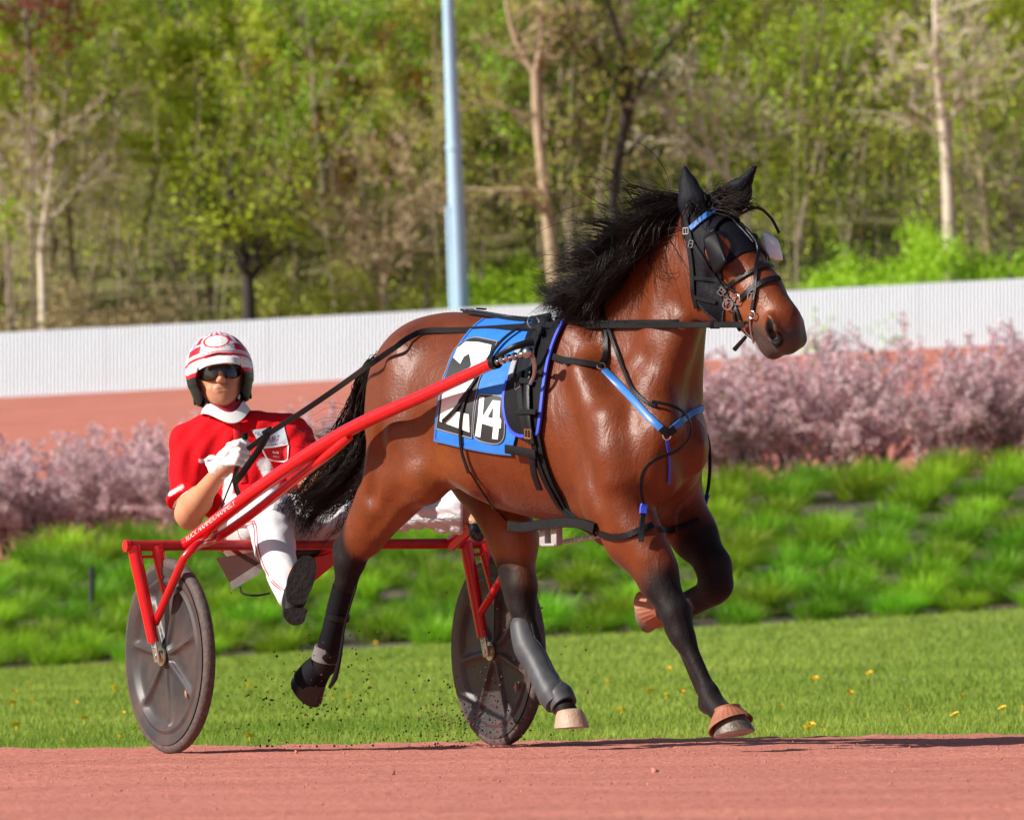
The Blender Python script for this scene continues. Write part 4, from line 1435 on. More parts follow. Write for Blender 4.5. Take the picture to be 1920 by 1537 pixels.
pm = np.concatenate([mane(1800, 1, .245, (-.5, .1, .12), -.20, .34, .80, 1.0), mane(1700, 2, .14, (-.3, .0, .1), -.45, .16, .35, 1.8, conv=.3), mane(650, 3, .31, (-.5, .2, .22), -.06, .42, 1.1, 1.0, clump=30, conv=.85, qmax=.8), mane(160, 4, .38, (-.4, .1, .4), .05, .6, 1.4, 1.0, clump=3, conv=0)])
strands('mane', pm, .0016, M_black_hair, horse)
# forelock between the ears
r = np.random.default_rng(5)
fr_roots = np.array([hd(.0 + r.uniform(-.03, .05), r.uniform(-.05, .05), .012) for _ in range(420)])
fp = hair_paths(fr_roots, np.array([(.15 * r.normal() + .1, -.2, .75) for _ in range(420)]) + 0, np.full(420, .13), k=12, curl=.8, grav=1.2, wind=(.6, -.1, 0), rs=9, spread=.5)
strands('forelock', fp, .0014, M_black_hair, horse)
# tail: from the dock down and back, spreading over the driver
tl = [H(728, 668, 0), H(708, 700, 0), H(697, 750, -.01), H(690, 810, -.02), H(670, 865, -.02), H(640, 900, -.02), H(600, 930, -.01), H(570, 965, .0), H(560, 1000, .0)]
tls = smooth_path(tl, 6)
def tail(n, rs, w0, w1, off, l0, l1):
    r = np.random.default_rng(rs)
    k = 22
    out = np.zeros((n, k, 3))
    m = max(4, n // 30)
    cl = r.normal(size=(m, 3)); cph = r.uniform(0, 6.28, (m, 2))
    cid = np.arange(n) * m // n
    tip = r.uniform(l0, l1, n)
    st = r.uniform(0, .22, n)
    base = np.array([list(x) for x in tls])
    for i in range(k):
        t = i / (k - 1)
        s_ = (st + (tip - st) * t) * (len(base) - 1)
        i0 = np.minimum(s_.astype(int), len(base) - 2)
        fr = (s_ - i0)[:, None]
        c = base[i0] * (1 - fr) + base[i0 + 1] * fr
        g = s_[:, None] / (len(base) - 1)
        wd = w0 + (w1 - w0) * np.sin(np.clip(g, 0, 1) * 2.1) 
        wob = np.sin(cph[cid, 0][:, None] + t * 5) * .3 + 1
        out[:, i] = c + cl[cid] * wd * np.array((.8, .55, .55)) * wob + r.normal(size=(n, 3)) * .006 * (.4 + t) + np.array((0, 0, -.02)) * t * t
    return out
pt = np.concatenate([tail(1900, 11, .018, .058, 0, .55, 1.0), tail(260, 12, .02, .10, 0, .6, 1.0), tail(900, 13, .022, .045, 0, .3, .7)])
# stray hairs flung up and back
r = np.random.default_rng(14)
i0 = r.integers(18, 34, 130)
sr = np.array([list(tls[i]) for i in i0]) + r.normal(size=(130, 3)) * .03
ps = hair_paths(sr, np.array([(-1.0, .1, .75)] * 130) + r.normal(size=(130, 3)) * .25, r.uniform(.15, .36, 130), k=22, curl=.35, grav=.9, wind=(-.1, 0, 0), rs=15, spread=.25, clump=8)
pt = np.concatenate([pt, ps])
strands('tail', pt, np.concatenate([np.full(3060, .0016), np.full(130, .0009)]), M_black_hair, horse)
# ------------------------------------------------------------------ harness, bridle and boots of the horse
M_leather = mat('black_leather', (0.007, 0.007, 0.009), rough=0.38, spec=0.25, noise=.25, nscale=60, bump=.15, bscale=250)
M_web = mat('black_webbing', (0.009, 0.009, 0.011), rough=0.75, spec=.2, noise=.2, nscale=90, bump=.4, bscale=500)
M_neo = mat('black_neoprene', (0.005, 0.005, 0.007), rough=0.7, spec=.15, noise=.15, nscale=40)
M_hood = mat('dark_navy_stretch_cloth', (0.004, 0.004, 0.008), rough=0.62, spec=.15, noise=.3, nscale=12, bump=.25, bscale=60)
M_blue = mat('blue_cloth', (0.008, 0.16, 0.62), rough=0.55, noise=.08, nscale=14, bump=.3, bscale=30, sheen=.1)
M_blueb = mat('blue_violet_binding', (0.035, 0.07, 0.60), rough=0.5)
M_sblue = mat('blue_strap', (0.03, 0.16, 0.50), rough=0.4)
M_numblack = mat('number_panel_black', (0.014, 0.014, 0.016), rough=0.5, noise=.2, nscale=40)
M_white = mat('number_white', (0.82, 0.82, 0.80), rough=0.55, noise=.04, nscale=20)
M_edge = mat('grey_piping', (0.30, 0.28, 0.27), rough=0.5)
M_chrome = mat('chrome', (0.75, 0.75, 0.76), rough=0.12, metal=1.0)
M_brass = mat('brass', (0.65, 0.48, 0.18), rough=0.25, metal=1.0)
M_greyplastic = mat('grey_boot_plastic', (0.055, 0.058, 0.066), rough=0.5, spec=.35, noise=.2, nscale=20, bump=.1, bscale=40)
M_greystrap = mat('grey_felt_strap', (0.16, 0.14, 0.14), rough=0.8, noise=.15, nscale=60)
M_rubber = mat('brown_rubber', (0.30, 0.105, 0.055), rough=0.65, noise=.15, nscale=25)
M_silver = mat('silver_leather', (0.42, 0.43, 0.45), rough=0.4, metal=.3)

def hit(px, py, bvh=None, last=None):
    bvh = bvh or horse_bvh
    d = ray(px, py)
    h = bvh.ray_cast(CAM, d)
    if h[0] is None:
        q = last if last is not None else H(px, py, 0)
        p = CAM + d * ((q - CAM).dot(d))
        h = bvh.find_nearest(p)
    return h[0].copy(), h[1].copy()

def px_path(pts, n):
    return [(v.x, v.y) for v in smooth_path([Vector((a, b, 0)) for a, b in pts], n)]

def ribbon(name, cen, nrm, w, th, mat_, parent, **kw):
    bm = bmesh.new()
    rings = []
    k = len(cen)
    for i in range(k):
        t = (cen[min(i + 1, k - 1)] - cen[max(i - 1, 0)]).normalized()
        n = nrm[i]
        n = (n - t * n.dot(t)).normalized()
        s_ = t.cross(n)
        ww = w[i] if isinstance(w, (list, tuple)) else w
        prof = [(-.5, 0), (-.5, .7), (-.42, 1), (.42, 1), (.5, .7), (.5, 0)]
        rings.append([bm.verts.new(cen[i] + s_ * (a * ww) + n * (b * th)) for a, b in prof])
    m = len(rings[0])
    for i in range(k - 1):
        for j in range(m):
            bm.faces.new((rings[i][j], rings[i][(j + 1) % m], rings[i + 1][(j + 1) % m], rings[i + 1][j]))
    bm.faces.new(rings[0][::-1]); bm.faces.new(rings[-1])
    return link(name, bm_mesh(name, bm), mat_, parent, **kw)

def strap(name, pts, w, mat_, parent, off=.001, th=.004, n=8, bvh=None, lift=None, sm=3, **kw):
    """strap laid over the animal along a line of picture points"""
    q = px_path(pts, n)
    C_, N_ = [], []
    last = None
    for a, b in q:
        p, nn = hit(a, b, bvh, last)
        last = p
        C_.append(p); N_.append(nn)
    for _ in range(sm):
        N_ = [N_[0]] + [(N_[i - 1] + N_[i] * 2 + N_[i + 1]).normalized() for i in range(1, len(N_) - 1)] + [N_[-1]]
        C2 = [C_[0]] + [(C_[i - 1] + C_[i] * 2 + C_[i + 1]) / 4 for i in range(1, len(C_) - 1)] + [C_[-1]]
        C_ = C2
    C_ = [c + nn * (off + (0 if lift is None else lift)) for c, nn in zip(C_, N_)]
    return ribbon(name, C_, N_, w, th, mat_, parent, **kw)

def decal(name, poly, mat_, parent, off, th=.0015, step=9.0, mirror=False, bvh=None, **kw):
    """thin sheet over the animal inside a picture outline"""
    bm = bmesh.new()
    vs = [bm.verts.new((a, b, 0)) for a, b in poly]
    f = bm.faces.new(vs)
    bmesh.ops.triangulate(bm, faces=[f])
    xs = [p[0] for p in poly]; ys = [p[1] for p in poly]
    for ax_, lo_, hi_ in ((0, min(xs), max(xs)), (1, min(ys), max(ys))):
        c = math.floor(lo_ / step) * step + step
        while c < hi_:
            no = (1, 0, 0) if ax_ == 0 else (0, 1, 0)
            co = (c, 0, 0) if ax_ == 0 else (0, c, 0)
            bmesh.ops.bisect_plane(bm, geom=bm.verts[:] + bm.edges[:] + bm.faces[:], plane_co=co, plane_no=no, dist=1e-4)
            c += step
    last = hit(sum(xs) / len(xs), sum(ys) / len(ys), bvh)[0]
    bm.verts.ensure_lookup_table()
    pos, nor = {}, {}
    for v in bm.verts:
        p, n_ = hit(v.co.x, v.co.y, bvh, last)
        pos[v], nor[v] = p, n_
    for _ in range(2):
        nn = {v: (nor[v] * 2 + sum((nor[e.other_vert(v)] for e in v.link_edges), Vector())).normalized() for v in bm.verts}
        nor = nn
    for v in bm.verts:
        v.co = pos[v] + nor[v] * off
    bmesh.ops.recalc_face_normals(bm, faces=bm.faces)
    if sum((f.normal.dot(nor[f.verts[0]]) for f in bm.faces)) < 0:
        bmesh.ops.reverse_faces(bm, faces=bm.faces)
    r_ = bmesh.ops.extrude_face_region(bm, geom=bm.faces[:])
    nv = [g for g in r_['geom'] if isinstance(g, bmesh.types.BMVert)]
    for v in nv:
        v.co += v.normal * th if v.normal.length else Vector()
    if mirror:
        g = bmesh.ops.duplicate(bm, geom=bm.verts[:] + bm.edges[:] + bm.faces[:])['geom']
        for v in [x for x in g if isinstance(x, bmesh.types.BMVert)]:
            dr = (v.co - HO).dot(HR)
            v.co -= HR * (2 * dr)
        bmesh.ops.reverse_faces(bm, faces=[x for x in g if isinstance(x, bmesh.types.BMFace)])
    return link(name, bm_mesh(name, bm, recalc=False), mat_, parent, **kw)

def ring(name, c, nrm, R_, r_, mat_, parent, sx=1.0, **kw):
    nrm = Vector(nrm).normalized()
    a = nrm.orthogonal().normalized()
    b = nrm.cross(a)
    bm = bmesh.new()
    rr = []
    for i in range(24):
        t = i / 24 * math.tau
        d = a * math.cos(t) + b * math.sin(t)
        rr.append([bm.verts.new(Vector(c) + d * (R_ + r_ * math.cos(q / 8 * math.tau)) + nrm * (r_ * math.sin(q / 8 * math.tau))) for q in range(8)])
    for i in range(24):
        for q in range(8):
            bm.faces.new((rr[i][q], rr[(i + 1) % 24][q], rr[(i + 1) % 24][(q + 1) % 8], rr[i][(q + 1) % 8]))
    return link(name, bm_mesh(name, bm), mat_, parent, **kw)

def buckle(px, py, ang, L, W, mat_, parent, lift=.008, bvh=None, name='buckle'):
    p, n = hit(px, py, bvh)
    p = p + n * lift
    a = math.radians(ang)
    q, _ = hit(px + 6 * math.cos(a), py - 6 * math.sin(a), bvh, p)
    t = (q + n * lift - p)
    t = (t - n * t.dot(n)).normalized()
    s_ = n.cross(t)
    bm = bmesh.new()
    r_ = min(L, W) * .10
    c = [p + t * (L / 2 * i) + s_ * (W / 2 * j) for i, j in ((-1, -1), (1, -1), (1, 1), (-1, 1))]
    for i in range(4):
        tube_into(bm, [c[i], c[(i + 1) % 4]], r_, 6)
    tube_into(bm, [p - t * L / 2, p + t * L * .45], r_ * .8, 6)
    return link(name, bm_mesh(name, bm), mat_, parent)

# --- number cloth
Z2 = lambda l: [(780 + x / 3.073, 560 + y / 3.073) for x, y in l]
cloth = empty('number_cloth', HO + HT * .8 + Vector((0, 0, 1.2)), label='blue number cloth with white racing number on the horse\'s back', cat='number cloth')
CL = [(908, 603), (885, 622), (862, 652), (843, 688), (829, 735), (821, 780), (818, 820), (838, 826), (880, 836), (930, 845), (962, 848), (975, 800), (985, 720), (1000, 655), (1010, 616), (1003, 604), (960, 600)]
decal('cloth', CL, M_blue, cloth, .006, .004, mirror=True)
def border(poly, mat_, w, parent, off, name='binding'):
    strap(name, poly, w, mat_, parent, off, .003, n=4, sm=2)
decal('number_panel', Z2([(138, 745), (150, 640), (160, 500), (190, 420), (235, 300), (330, 240), (400, 246), (480, 262), (470, 300), (430, 380), (380, 470), (362, 560), (345, 680), (340, 800)]), M_numblack, cloth, .0107, .001)
decal('number_panel', Z2([(372, 568), (410, 562), (470, 566), (515, 578), (524, 640), (528, 730), (522, 800), (490, 832), (430, 828), (365, 806), (348, 770), (356, 680)]), M_numblack, cloth, .0110, .001)
decal('digit', Z2([(228, 352), (250, 300), (297, 262), (375, 266), (446, 282), (436, 330), (400, 400), (330, 500), (262, 590), (240, 650), (322, 668), (326, 768), (155, 705), (168, 560), (250, 470), (330, 400), (352, 350), (320, 330), (288, 348), (268, 388)]), M_white, cloth, .0125, .001, step=7)
decal('digit', Z2([(382, 574), (410, 574), (400, 700), (388, 797), (358, 788), (374, 680)]), M_white, cloth, .0128, .001)
decal('digit', Z2([(458, 592), (502, 596), (497, 684), (508, 700), (505, 745), (494, 746), (488, 808), (455, 804), (462, 738), (396, 718), (396, 690)]), M_white, cloth, .0128, .001)
decal('digit_counter', Z2([(462, 630), (458, 690), (432, 684)]), M_numblack, cloth, .0142, .0006)
border([(x + 3, y - 3) for x, y in [(905, 606), (885, 622), (862, 652), (843, 688), (829, 735), (821, 780), (818, 822)]], M_sblue, .010, cloth, .010)
border([(819, 824), (838, 828), (880, 838), (930, 847), (963, 850)], M_sblue, .010, cloth, .010)
for pl in ([(138, 745), (150, 640), (160, 500), (190, 420), (235, 300), (330, 240), (400, 246), (480, 262)], [(340, 800), (345, 680), (362, 560), (380, 470), (430, 380), (480, 262)],
           [(348, 770), (356, 680), (372, 568), (410, 562), (470, 566), (515, 578), (524, 640), (528, 730), (522, 800), (490, 832), (430, 828), (365, 806), (348, 770)], [(138, 745), (240, 775), (340, 800)]):
    border(Z2(pl), M_edge, .0028, cloth, .0118, 'piping')

# --- harness
har = empty('harness', HO + HT * 1.0 + Vector((0, 0, 1.2)), label='black and blue racing harness buckled round the horse\'s chest and girth', cat='harness')
PAD = [(1006, 606), (1040, 603), (1062, 606), (1046, 640), (1034, 680), (1025, 730), (1020, 780), (1015, 812), (985, 817), (964, 806), (953, 778), (951, 745), (958, 712), (974, 680), (990, 645)]
decal('saddle_pad', PAD, M_neo, har, .012, .006, mirror=True)
strap('pad_binding', PAD[2:8], .014, M_blueb, har, .014, .007, n=5)
strap('pad_binding', PAD[7:13], .012, M_blueb, har, .014, .007, n=5)
strap('back_pad', [(1022, 606), (1012, 640), (1000, 675), (990, 705)], .060, M_web, har, .020, .014, n=6)
strap('billet', [(1030, 610), (1018, 650), (1006, 690), (1000, 730), (1002, 790), (1010, 830)], .030, M_leather, har, .028, .006, n=6)
strap('billet', [(1012, 612), (998, 650), (988, 690), (988, 735), (992, 780), (1004, 826)], .026, M_leather, har, .029, .006, n=6)
strap('girth', [(1008, 815), (1018, 860), (1035, 905), (1060, 948), (1088, 975), (1118, 990)], .050, M_web, har, .010, .008, n=8)
strap('girth_strap', [(1006, 812), (1016, 860), (1034, 905), (1060, 948), (1092, 975)], .024, M_leather, har, .020, .005, n=8)
strap('billet_end', [(1010, 850), (1012, 880), (1022, 910)], .030, M_leather, har, .026, .006, n=6)
for a, b, c, w in (((972, 722), (1010, 722), 0, .020), ((982, 775), (1020, 775), 0, .018), ((962, 838), (1020, 848), 0, .030), ((996, 628), (1030, 634), 0, .022)):
    strap('keeper', [a, ((a[0] + b[0]) / 2, (a[1] + b[1]) / 2 - 1), b], w, M_web, har, .034, .006, n=5)
buckle(1004, 812, 90, .030, .030, M_brass, har, .034)
buckle(986, 728, 90, .028, .026, M_chrome, har, .036)
strap('back_strap', [(868, 586), (900, 590), (945, 597), (985, 601), (1020, 606)], .022, M_leather, har, .006, .007, n=8)
strap('back_strap', [(872, 591), (905, 596), (950, 603), (990, 607)], .016, M_leather, har, .012, .005, n=8)
buckle(880, 588, 0, .030, .022, M_chrome, har, .014)
buckle(902, 589, 0, .030, .026, M_leather, har, .018)
strap('tie_strap', [(1000, 612), (966, 632), (940, 655), (915, 692)], .014, M_leather, har, .022, .004, n=6)
strap('hitch_plate', [(983, 668), (977, 690), (972, 712)], .026, M_silver, har, .034, .006, n=5)
# breast collar
strap('breast_strap', [(1024, 661), (1045, 672), (1066, 678), (1098, 683), (1126, 689)], .024, M_web, har, .006, .005, n=6)
buckle(1067, 678, -8, .014, .030, M_chrome, har, .012)
buckle(1030, 664, -20, .026, .010, M_chrome, har, .014)
p, n = hit(1126, 690); ring('ring', p + n * .010, n, .014, .0028, M_chrome, har)
strap('neck_strap', [(1126, 686), (1136, 668), (1139, 640), (1136, 610), (1128, 585), (1124, 572)], .020, M_leather, har, .006, .005, n=6)
strap('breast_strap', [(1132, 696), (1160, 722), (1190, 752), (1215, 780), (1240, 804)], .024, M_sblue, har, .006, .005, n=6)
strap('breast_strap', [(1256, 806), (1275, 790), (1298, 775), (1318, 764)], .020, M_sblue, har, .006, .005, n=6)
p, n = hit(1249, 816); ring('ring', p + n * .010, n, .013, .0028, M_chrome, har)
strap('breast_pad', [(1240, 803), (1250, 812), (1262, 803)], .026, M_leather, har, .010, .006, n=4)
strap('tie_down', [(1249, 824), (1252, 850), (1253, 880), (1252, 905)], .010, M_blueb, har, .006, .003, n=6)

# hobbles and their hangers
hob = empty('hobbles', HO + HT * 1.2 + Vector((0, 0, .8)), label='black hobble loops and hangers round the horse\'s upper legs', cat='hobbles')
def free_strap(name, pts, w, mat_, parent, th=.004, n=8, **kw):
    """pts: (px, py, r) in the horse's frame, hanging free"""
    c = smooth_path([H(*q) for q in pts], n)
    nn = [HR * 1.0 for _ in c]
    return ribbon(name, c, nn, w, th, mat_, parent, **kw)
def ringloop(name, px, py, r, R1, R2, w, th, mat_, parent, axis, **kw):
    """a loop round a limb: centre, radii, axis of the limb"""
    c = H(px, py, r); ax_ = Vector(axis).normalized()
    a = (HT - ax_ * HT.dot(ax_)).normalized(); b = ax_.cross(a)
    bm = bmesh.new(); rings = []
    for i in range(36):
        t = i / 36 * math.tau
        d = a * (math.cos(t) * R1) + b * (math.sin(t) * R2)
        o = d.normalized()
        rings.append([bm.verts.new(c + d + o * (th * q) + ax_ * (w * s_)) for s_, q in ((-.5, 0), (.5, 0), (.5, 1), (-.5, 1))])
    for i in range(36):
        for j in range(4):
            bm.faces.new((rings[i][j], rings[i][(j + 1) % 4], rings[(i + 1) % 36][(j + 1) % 4], rings[(i + 1) % 36][j]))
    return link(name, bm_mesh(name, bm), mat_, parent, **kw)
strap('loop', [(1128, 1000), (1150, 1006), (1178, 1003), (1206, 992), (1222, 985)], .022, M_leather, hob, .004, .008, n=8)
strap('loop', [(1236, 994), (1262, 992), (1290, 985), (1310, 975)], .022, M_leather, hob, .004, .008, n=8)
tube('rope', [H(1015, 1020, .17), H(1050, 1016, .18), H(1090, 1010, .19), H(1130, 1003, .2)], .0075, mat('speckled_rope', (0.02, 0.02, 0.02), rough=.6, col2=(.6, .6, .6), nscale=170), hob, 8, 8)
free_strap('loop_pad', [(958, 985, .27), (985, 988, .27), (1020, 983, .265), (1060, 979, .26), (1095, 982, .25), (1118, 990, .24)], .034, M_leather, hob, .016)
bm = bmesh.new()
for px_ in (1022, 1044):
    c0 = H(px_, 1005, .235)
    box_into(bm, c0, .030, .028, .062, (HT, HR, Vector((0, 0, 1))), .003)
box_into(bm, H(1032, 1021, .240), .075, .026, .010, (HT, HR, Vector((0, 0, 1))), .003)
link('adjuster', bm_mesh('adjuster', bm), mat('grey_plastic', (.36, .33, .33), rough=.45), hob)
strap('hanger', [(912, 690), (900, 712), (884, 738), (874, 770), (870, 805), (873, 845), (885, 885)], .013, M_leather, hob, .016, .004, n=8)
strap('hanger', [(884, 740), (862, 768), (838, 790)], .015, M_leather, hob, .018, .003, n=6)
strap('hanger', [(885, 883), (905, 915), (930, 950), (952, 978)], .006, M_leather, hob, .010, .004, n=8)
strap('hanger', [(1144, 612), (1158, 655), (1178, 705), (1192, 735), (1215, 757), (1232, 765)], .013, M_leather, hob, .010, .004, n=8)
strap('hanger', [(1226, 762), (1262, 773), (1281, 795), (1278, 820), (1255, 842), (1228, 856), (1208, 880), (1200, 915), (1200, 950)], .012, M_leather, hob, .026, .004, n=6, sm=10)
strap('hanger', [(1200, 946), (1203, 975), (1205, 1018)], .018, M_leather, hob, .024, .006, n=6, sm=6)
strap('clip', [(1200, 948), (1201, 958), (1202, 970)], .024, M_blueb, hob, .027, .009, n=3)
free_strap('hanger', [(1292, 725, -.12), (1305, 745, -.17), (1314, 768, -.19), (1318, 795, -.20)], .014, M_leather, hob, .005)
free_strap('hanger', [(1316, 797, -.21), (1328, 822, -.23), (1332, 860, -.24), (1330, 905, -.24), (1324, 935, -.24), (1317, 952, -.23)], .013, M_leather, hob, .005)
free_strap('clip', [(1328, 926, -.235), (1322, 945, -.235)], .020, M_blueb, hob, .006)
free_strap('hanger', [(1322, 942, -.235), (1316, 970, -.23), (1318, 1000, -.22)], .016, M_leather, hob, .006)

# --- hood, bridle, blinkers
bri = empty('bridle', POLL, label='black bridle with blue browband, blinker cups and ear hood on the horse\'s head', cat='bridle')
hloc = (hv - np.array(POLL)) @ np.array([list(HXa), list(HYa), list(HZa)]).T
x_, y_, z_ = hloc.T
xmax = np.interp(z_, [-.20, -.165, -.13, 0.05], [.335, .325, .255, .245])
m = (x_ < xmax) & (z_ > -.075 - .70 * x_) & (x_ > -.045) & (z_ > -.235)
for s in (1, -1):
    m &= np.linalg.norm((hloc - np.array((.178, s * .090, -.040))) * np.array((.8, 1, 1)), axis=1) > .043
for a, b in ((H(1310, 432, .06), H(1284, 316, .07)), (H(1364, 402, -.07), H(1415, 314, -.09))):
    m |= capdist(hv, a, b) < .055
used_f = m[hfc].all(1)
fs = hfc[used_f]
ids, inv = np.unique(fs, return_inverse=True)
hood_me = mesh_np('ear_hood', hv[ids], inv.reshape(fs.shape))
bm = bmesh.new(); bm.from_mesh(hood_me)
for _ in range(6):
    bv = [v for v in bm.verts if v.is_boundary]
    nw = {v: (v.co + sum((e.other_vert(v).co for e in v.link_edges if e.is_boundary), Vector())) / (1 + sum(1 for e in v.link_edges if e.is_boundary)) for v in bv}
    for v, c in nw.items(): v.co = c
bm.normal_update()
nn = {v: v.normal.copy() for v in bm.verts}
for v in bm.verts: v.co += nn[v] * .0045
r_ = bmesh.ops.extrude_edge_only(bm, edges=[e for e in bm.edges if e.is_boundary])
for v in [g for g in r_['geom'] if isinstance(g, bmesh.types.BMVert)]:
    v.co -= min(nn.items(), key=lambda q: 0 if q[0] is v else 1)[1] * 0
hood_bvh_v = [v.co.copy() for v in bm.verts]
bm.to_mesh(hood_me)
bm.free()
for p_ in hood_me.polygons: p_.use_smooth = True
hood = link('ear_hood', hood_me, M_hood, bri)
sol = hood.modifiers.new('thickness', 'SOLIDIFY'); sol.thickness = .004; sol.offset = -1
comb_v = [Vector(v) for v in hv] + [v.co.copy() for v in hood_me.vertices]
comb_f = [tuple(int(i) for i in q) for q in hfc] + [tuple(len(hv) + i for i in p_.vertices) for p_ in hood_me.polygons]
head_bvh = BVHTree.FromPolygons(comb_v, comb_f)
hs = dict(bvh=head_bvh)
Q = lambda l: [(1180 + x / 3.66, 280 + y / 3.66) for x, y in l]        # from an enlarged view of the head
strap('browband', Q([(425, 545), (500, 480), (600, 410), (690, 372), (735, 372)]), .019, M_sblue, bri, .004, .005, **hs)
strap('crown_strap', Q([(405, 545), (392, 480), (400, 430), (430, 380)]), .020, M_leather, bri, .003, .005, **hs)
strap('crown_strap', Q([(690, 380), (640, 350), (560, 330), (510, 335)]), .020, M_leather, bri, .006, .005, **hs)
strap('cheek_strap', Q([(415, 560), (440, 640), (500, 730), (560, 830), (620, 920), (650, 985)]), .016, M_leather, bri, .004, .005, **hs)
strap('throat_latch', Q([(408, 560), (415, 660), (430, 760), (440, 870), (445, 990), (470, 1090)]), .020, M_leather, bri, .004, .005, **hs)
buckle(*Q([(400, 562)])[0], 90, .020, .022, M_silver, bri, .010, head_bvh)
strap('throat_latch_band', Q([(455, 885), (520, 890), (600, 905), (640, 930)]), .014, M_web, bri, .004, .003, **hs)
strap('throat_latch_band', Q([(455, 1015), (530, 1035), (600, 1050)]), .012, M_web, bri, .004, .003, **hs)
strap('noseband', Q([(655, 960), (720, 910), (790, 870), (860, 835), (930, 805), (985, 805)]), .015, M_leather, bri, .004, .005, **hs)
strap('noseband', Q([(770, 1030), (820, 975), (880, 935), (950, 900), (1025, 890)]), .020, M_leather, bri, .004, .005, **hs)
strap('overcheck', Q([(700, 400), (740, 480), (800, 560), (860, 640), (878, 700), (872, 800), (870, 870), (868, 960), (855, 1060), (850, 1120)]), .013, M_leather, bri, .005, .005, **hs)
strap('overcheck', Q([(660, 410), (720, 500), (790, 575), (850, 645)]), .012, M_leather, bri, .004, .004, **hs)
strap('overcheck', Q([(885, 660), (930, 715), (970, 760)]), .012, M_leather, bri, .004, .004, **hs)
strap('blinker_stay', Q([(715, 415), (640, 470), (590, 530), (580, 580)]), .018, M_leather, bri, .006, .006, **hs)
strap('chin_strap', Q([(655, 985), (690, 1040), (740, 1100), (770, 1170)]), .012, M_leather, bri, .004, .004, **hs)
strap('chin_strap', Q([(620, 890), (690, 950), (760, 1000)]), .012, M_leather, bri, .003, .004, **hs)
strap('curb', Q([(720, 1080), (725, 1130), (740, 1190), (765, 1240)]), .012, M_leather, bri, .004, .004, **hs)
for (x, y), R_ in (((688, 1068), .0175), ((753, 1030), .0175), ((858, 1135), .0125)):
    p, n = hit(*Q([(x, y)])[0], head_bvh)
    ring('ring', p + n * .012, n, R_, .0026, M_chrome, bri)
for q, a in (((640, 985), -40), ((845, 1010), 80), ((440, 655), -10)):
    buckle(*Q([q])[0], a, .020, .022, M_chrome, bri, .012, head_bvh)
# bit: cheek bar and half ring
p, n = hit(*Q([(850, 1190)])[0], head_bvh)
p0, p1 = Q([(842, 1130)])[0], Q([(868, 1330)])[0]
a, b = hit(*p0, head_bvh)[0] + n * .012, hit(*p1, head_bvh)[0] + n * .012
tube('bit_bar', [a, (a + b) / 2 + n * .004, b], [.005, .0045, .003], M_chrome, bri, 8, 4)
cc = (a + b) / 2 + n * .006
tn = (b - a).normalized(); bk = tn.cross(n)
if bk.x > 0: bk = -bk
tube('bit_ring', [a + n * .002] + [cc + tn * (-.030 * math.cos(t)) + bk * (.034 * math.sin(t)) for t in (.3, .8, 1.3, 1.8, 2.3, 2.8)] + [cc + tn * .03], .0028, M_chrome, bri, 8, 4)
tube('curb_end', [H(*Q([(800, 1285)])[0], .05), H(*Q([(720, 1375)])[0], .06)], [.006, .008], M_leather, bri, 6)
# blinkers: curved cups standing off the eyes
def cup(cx, cy, s, corners, mat_, bulge, th=.004, name='blinker'):
    """corners: four points (x,y,z) in head axes"""
    bm = bmesh.new()
    A, B, C_, D = [hd(*c) for c in corners]
    nrm = (B - A).cross(D - A).normalized()
    if nrm.dot(CAM - A) < 0: nrm = -nrm
    g = []
    for i in range(9):
        row = []
        for j in range(9):
            u, v = i / 8, j / 8
            # rounded corners
            uu, vv = u * 2 - 1, v * 2 - 1
            k = 1 - .10 * (uu * uu * vv * vv)
            uu, vv = uu * k, vv * k
            u2, v2 = (uu + 1) / 2, (vv + 1) / 2
            p = A.lerp(B, u2).lerp(D.lerp(C_, u2), v2)
            row.append(bm.verts.new(p + nrm * bulge * (1 - uu * uu) * (1 - vv * vv)))
        g.append(row)
    for i in range(8):
        for j in range(8):
            bm.faces.new((g[i][j], g[i + 1][j], g[i + 1][j + 1], g[i][j + 1]))
    me = bm_mesh(name, bm)
    o = link(name, me, mat_, bri)
    md = o.modifiers.new('thickness', 'SOLIDIFY'); md.thickness = th; md.offset = 0
    return o
M_patent = mat('patent_leather', (0.005, 0.005, 0.007), rough=0.5, spec=.2)
M_pale = mat('grey_fleece_lining', (0.85, 0.85, 0.84), rough=0.35, noise=.1, nscale=40)
def lifted(px, py, l):
    p, n_ = hit(px, py, head_bvh)
    d = (CAM - p).normalized()
    q = p + n_ * l
    r0 = ray(px, py)
    q = CAM + r0 * ((q - CAM).dot(r0))
    v = q - POLL
    return (v.dot(HXa), v.dot(HYa), v.dot(HZa))
cup(0, 0, 1, [lifted(1317, 444, .045), lifted(1343, 432, .060), lifted(1364, 492, .065), lifted(1341, 518, .045)], M_patent, .010, th=.008)
M_tag = mat('red_orange_sticker', (.6, .12, .03), rough=.3, col2=(.1, .1, .5), nscale=90)
v1 = [Vector(hd(*lifted(*q))) for q in ((1322, 462, .052), (1330, 450, .058), (1333, 458, .060), (1325, 470, .054))]
cup(0, 0, -1, [(.115, -.105, -.015), (.180, -.185, -.030), (.235, -.185, -.080), (.190, -.105, -.075)], M_pale, -.010, label=None) if False else None
o = cup(0, 0, -1, [(.115, -.125, .004), (.160, -.175, .000), (.235, -.170, -.035), (.212, -.110, -.040)], M_pale, .012)
tube('blinker_stay', [hd(.06, -.06, .02), hd(.06, -.12, .05), hd(.09, -.17, .035), hd(.14, -.19, .01)], .005, M_leather, bri, 6, 6)
# ring holding the near rein buckle and the reins is built with the reins

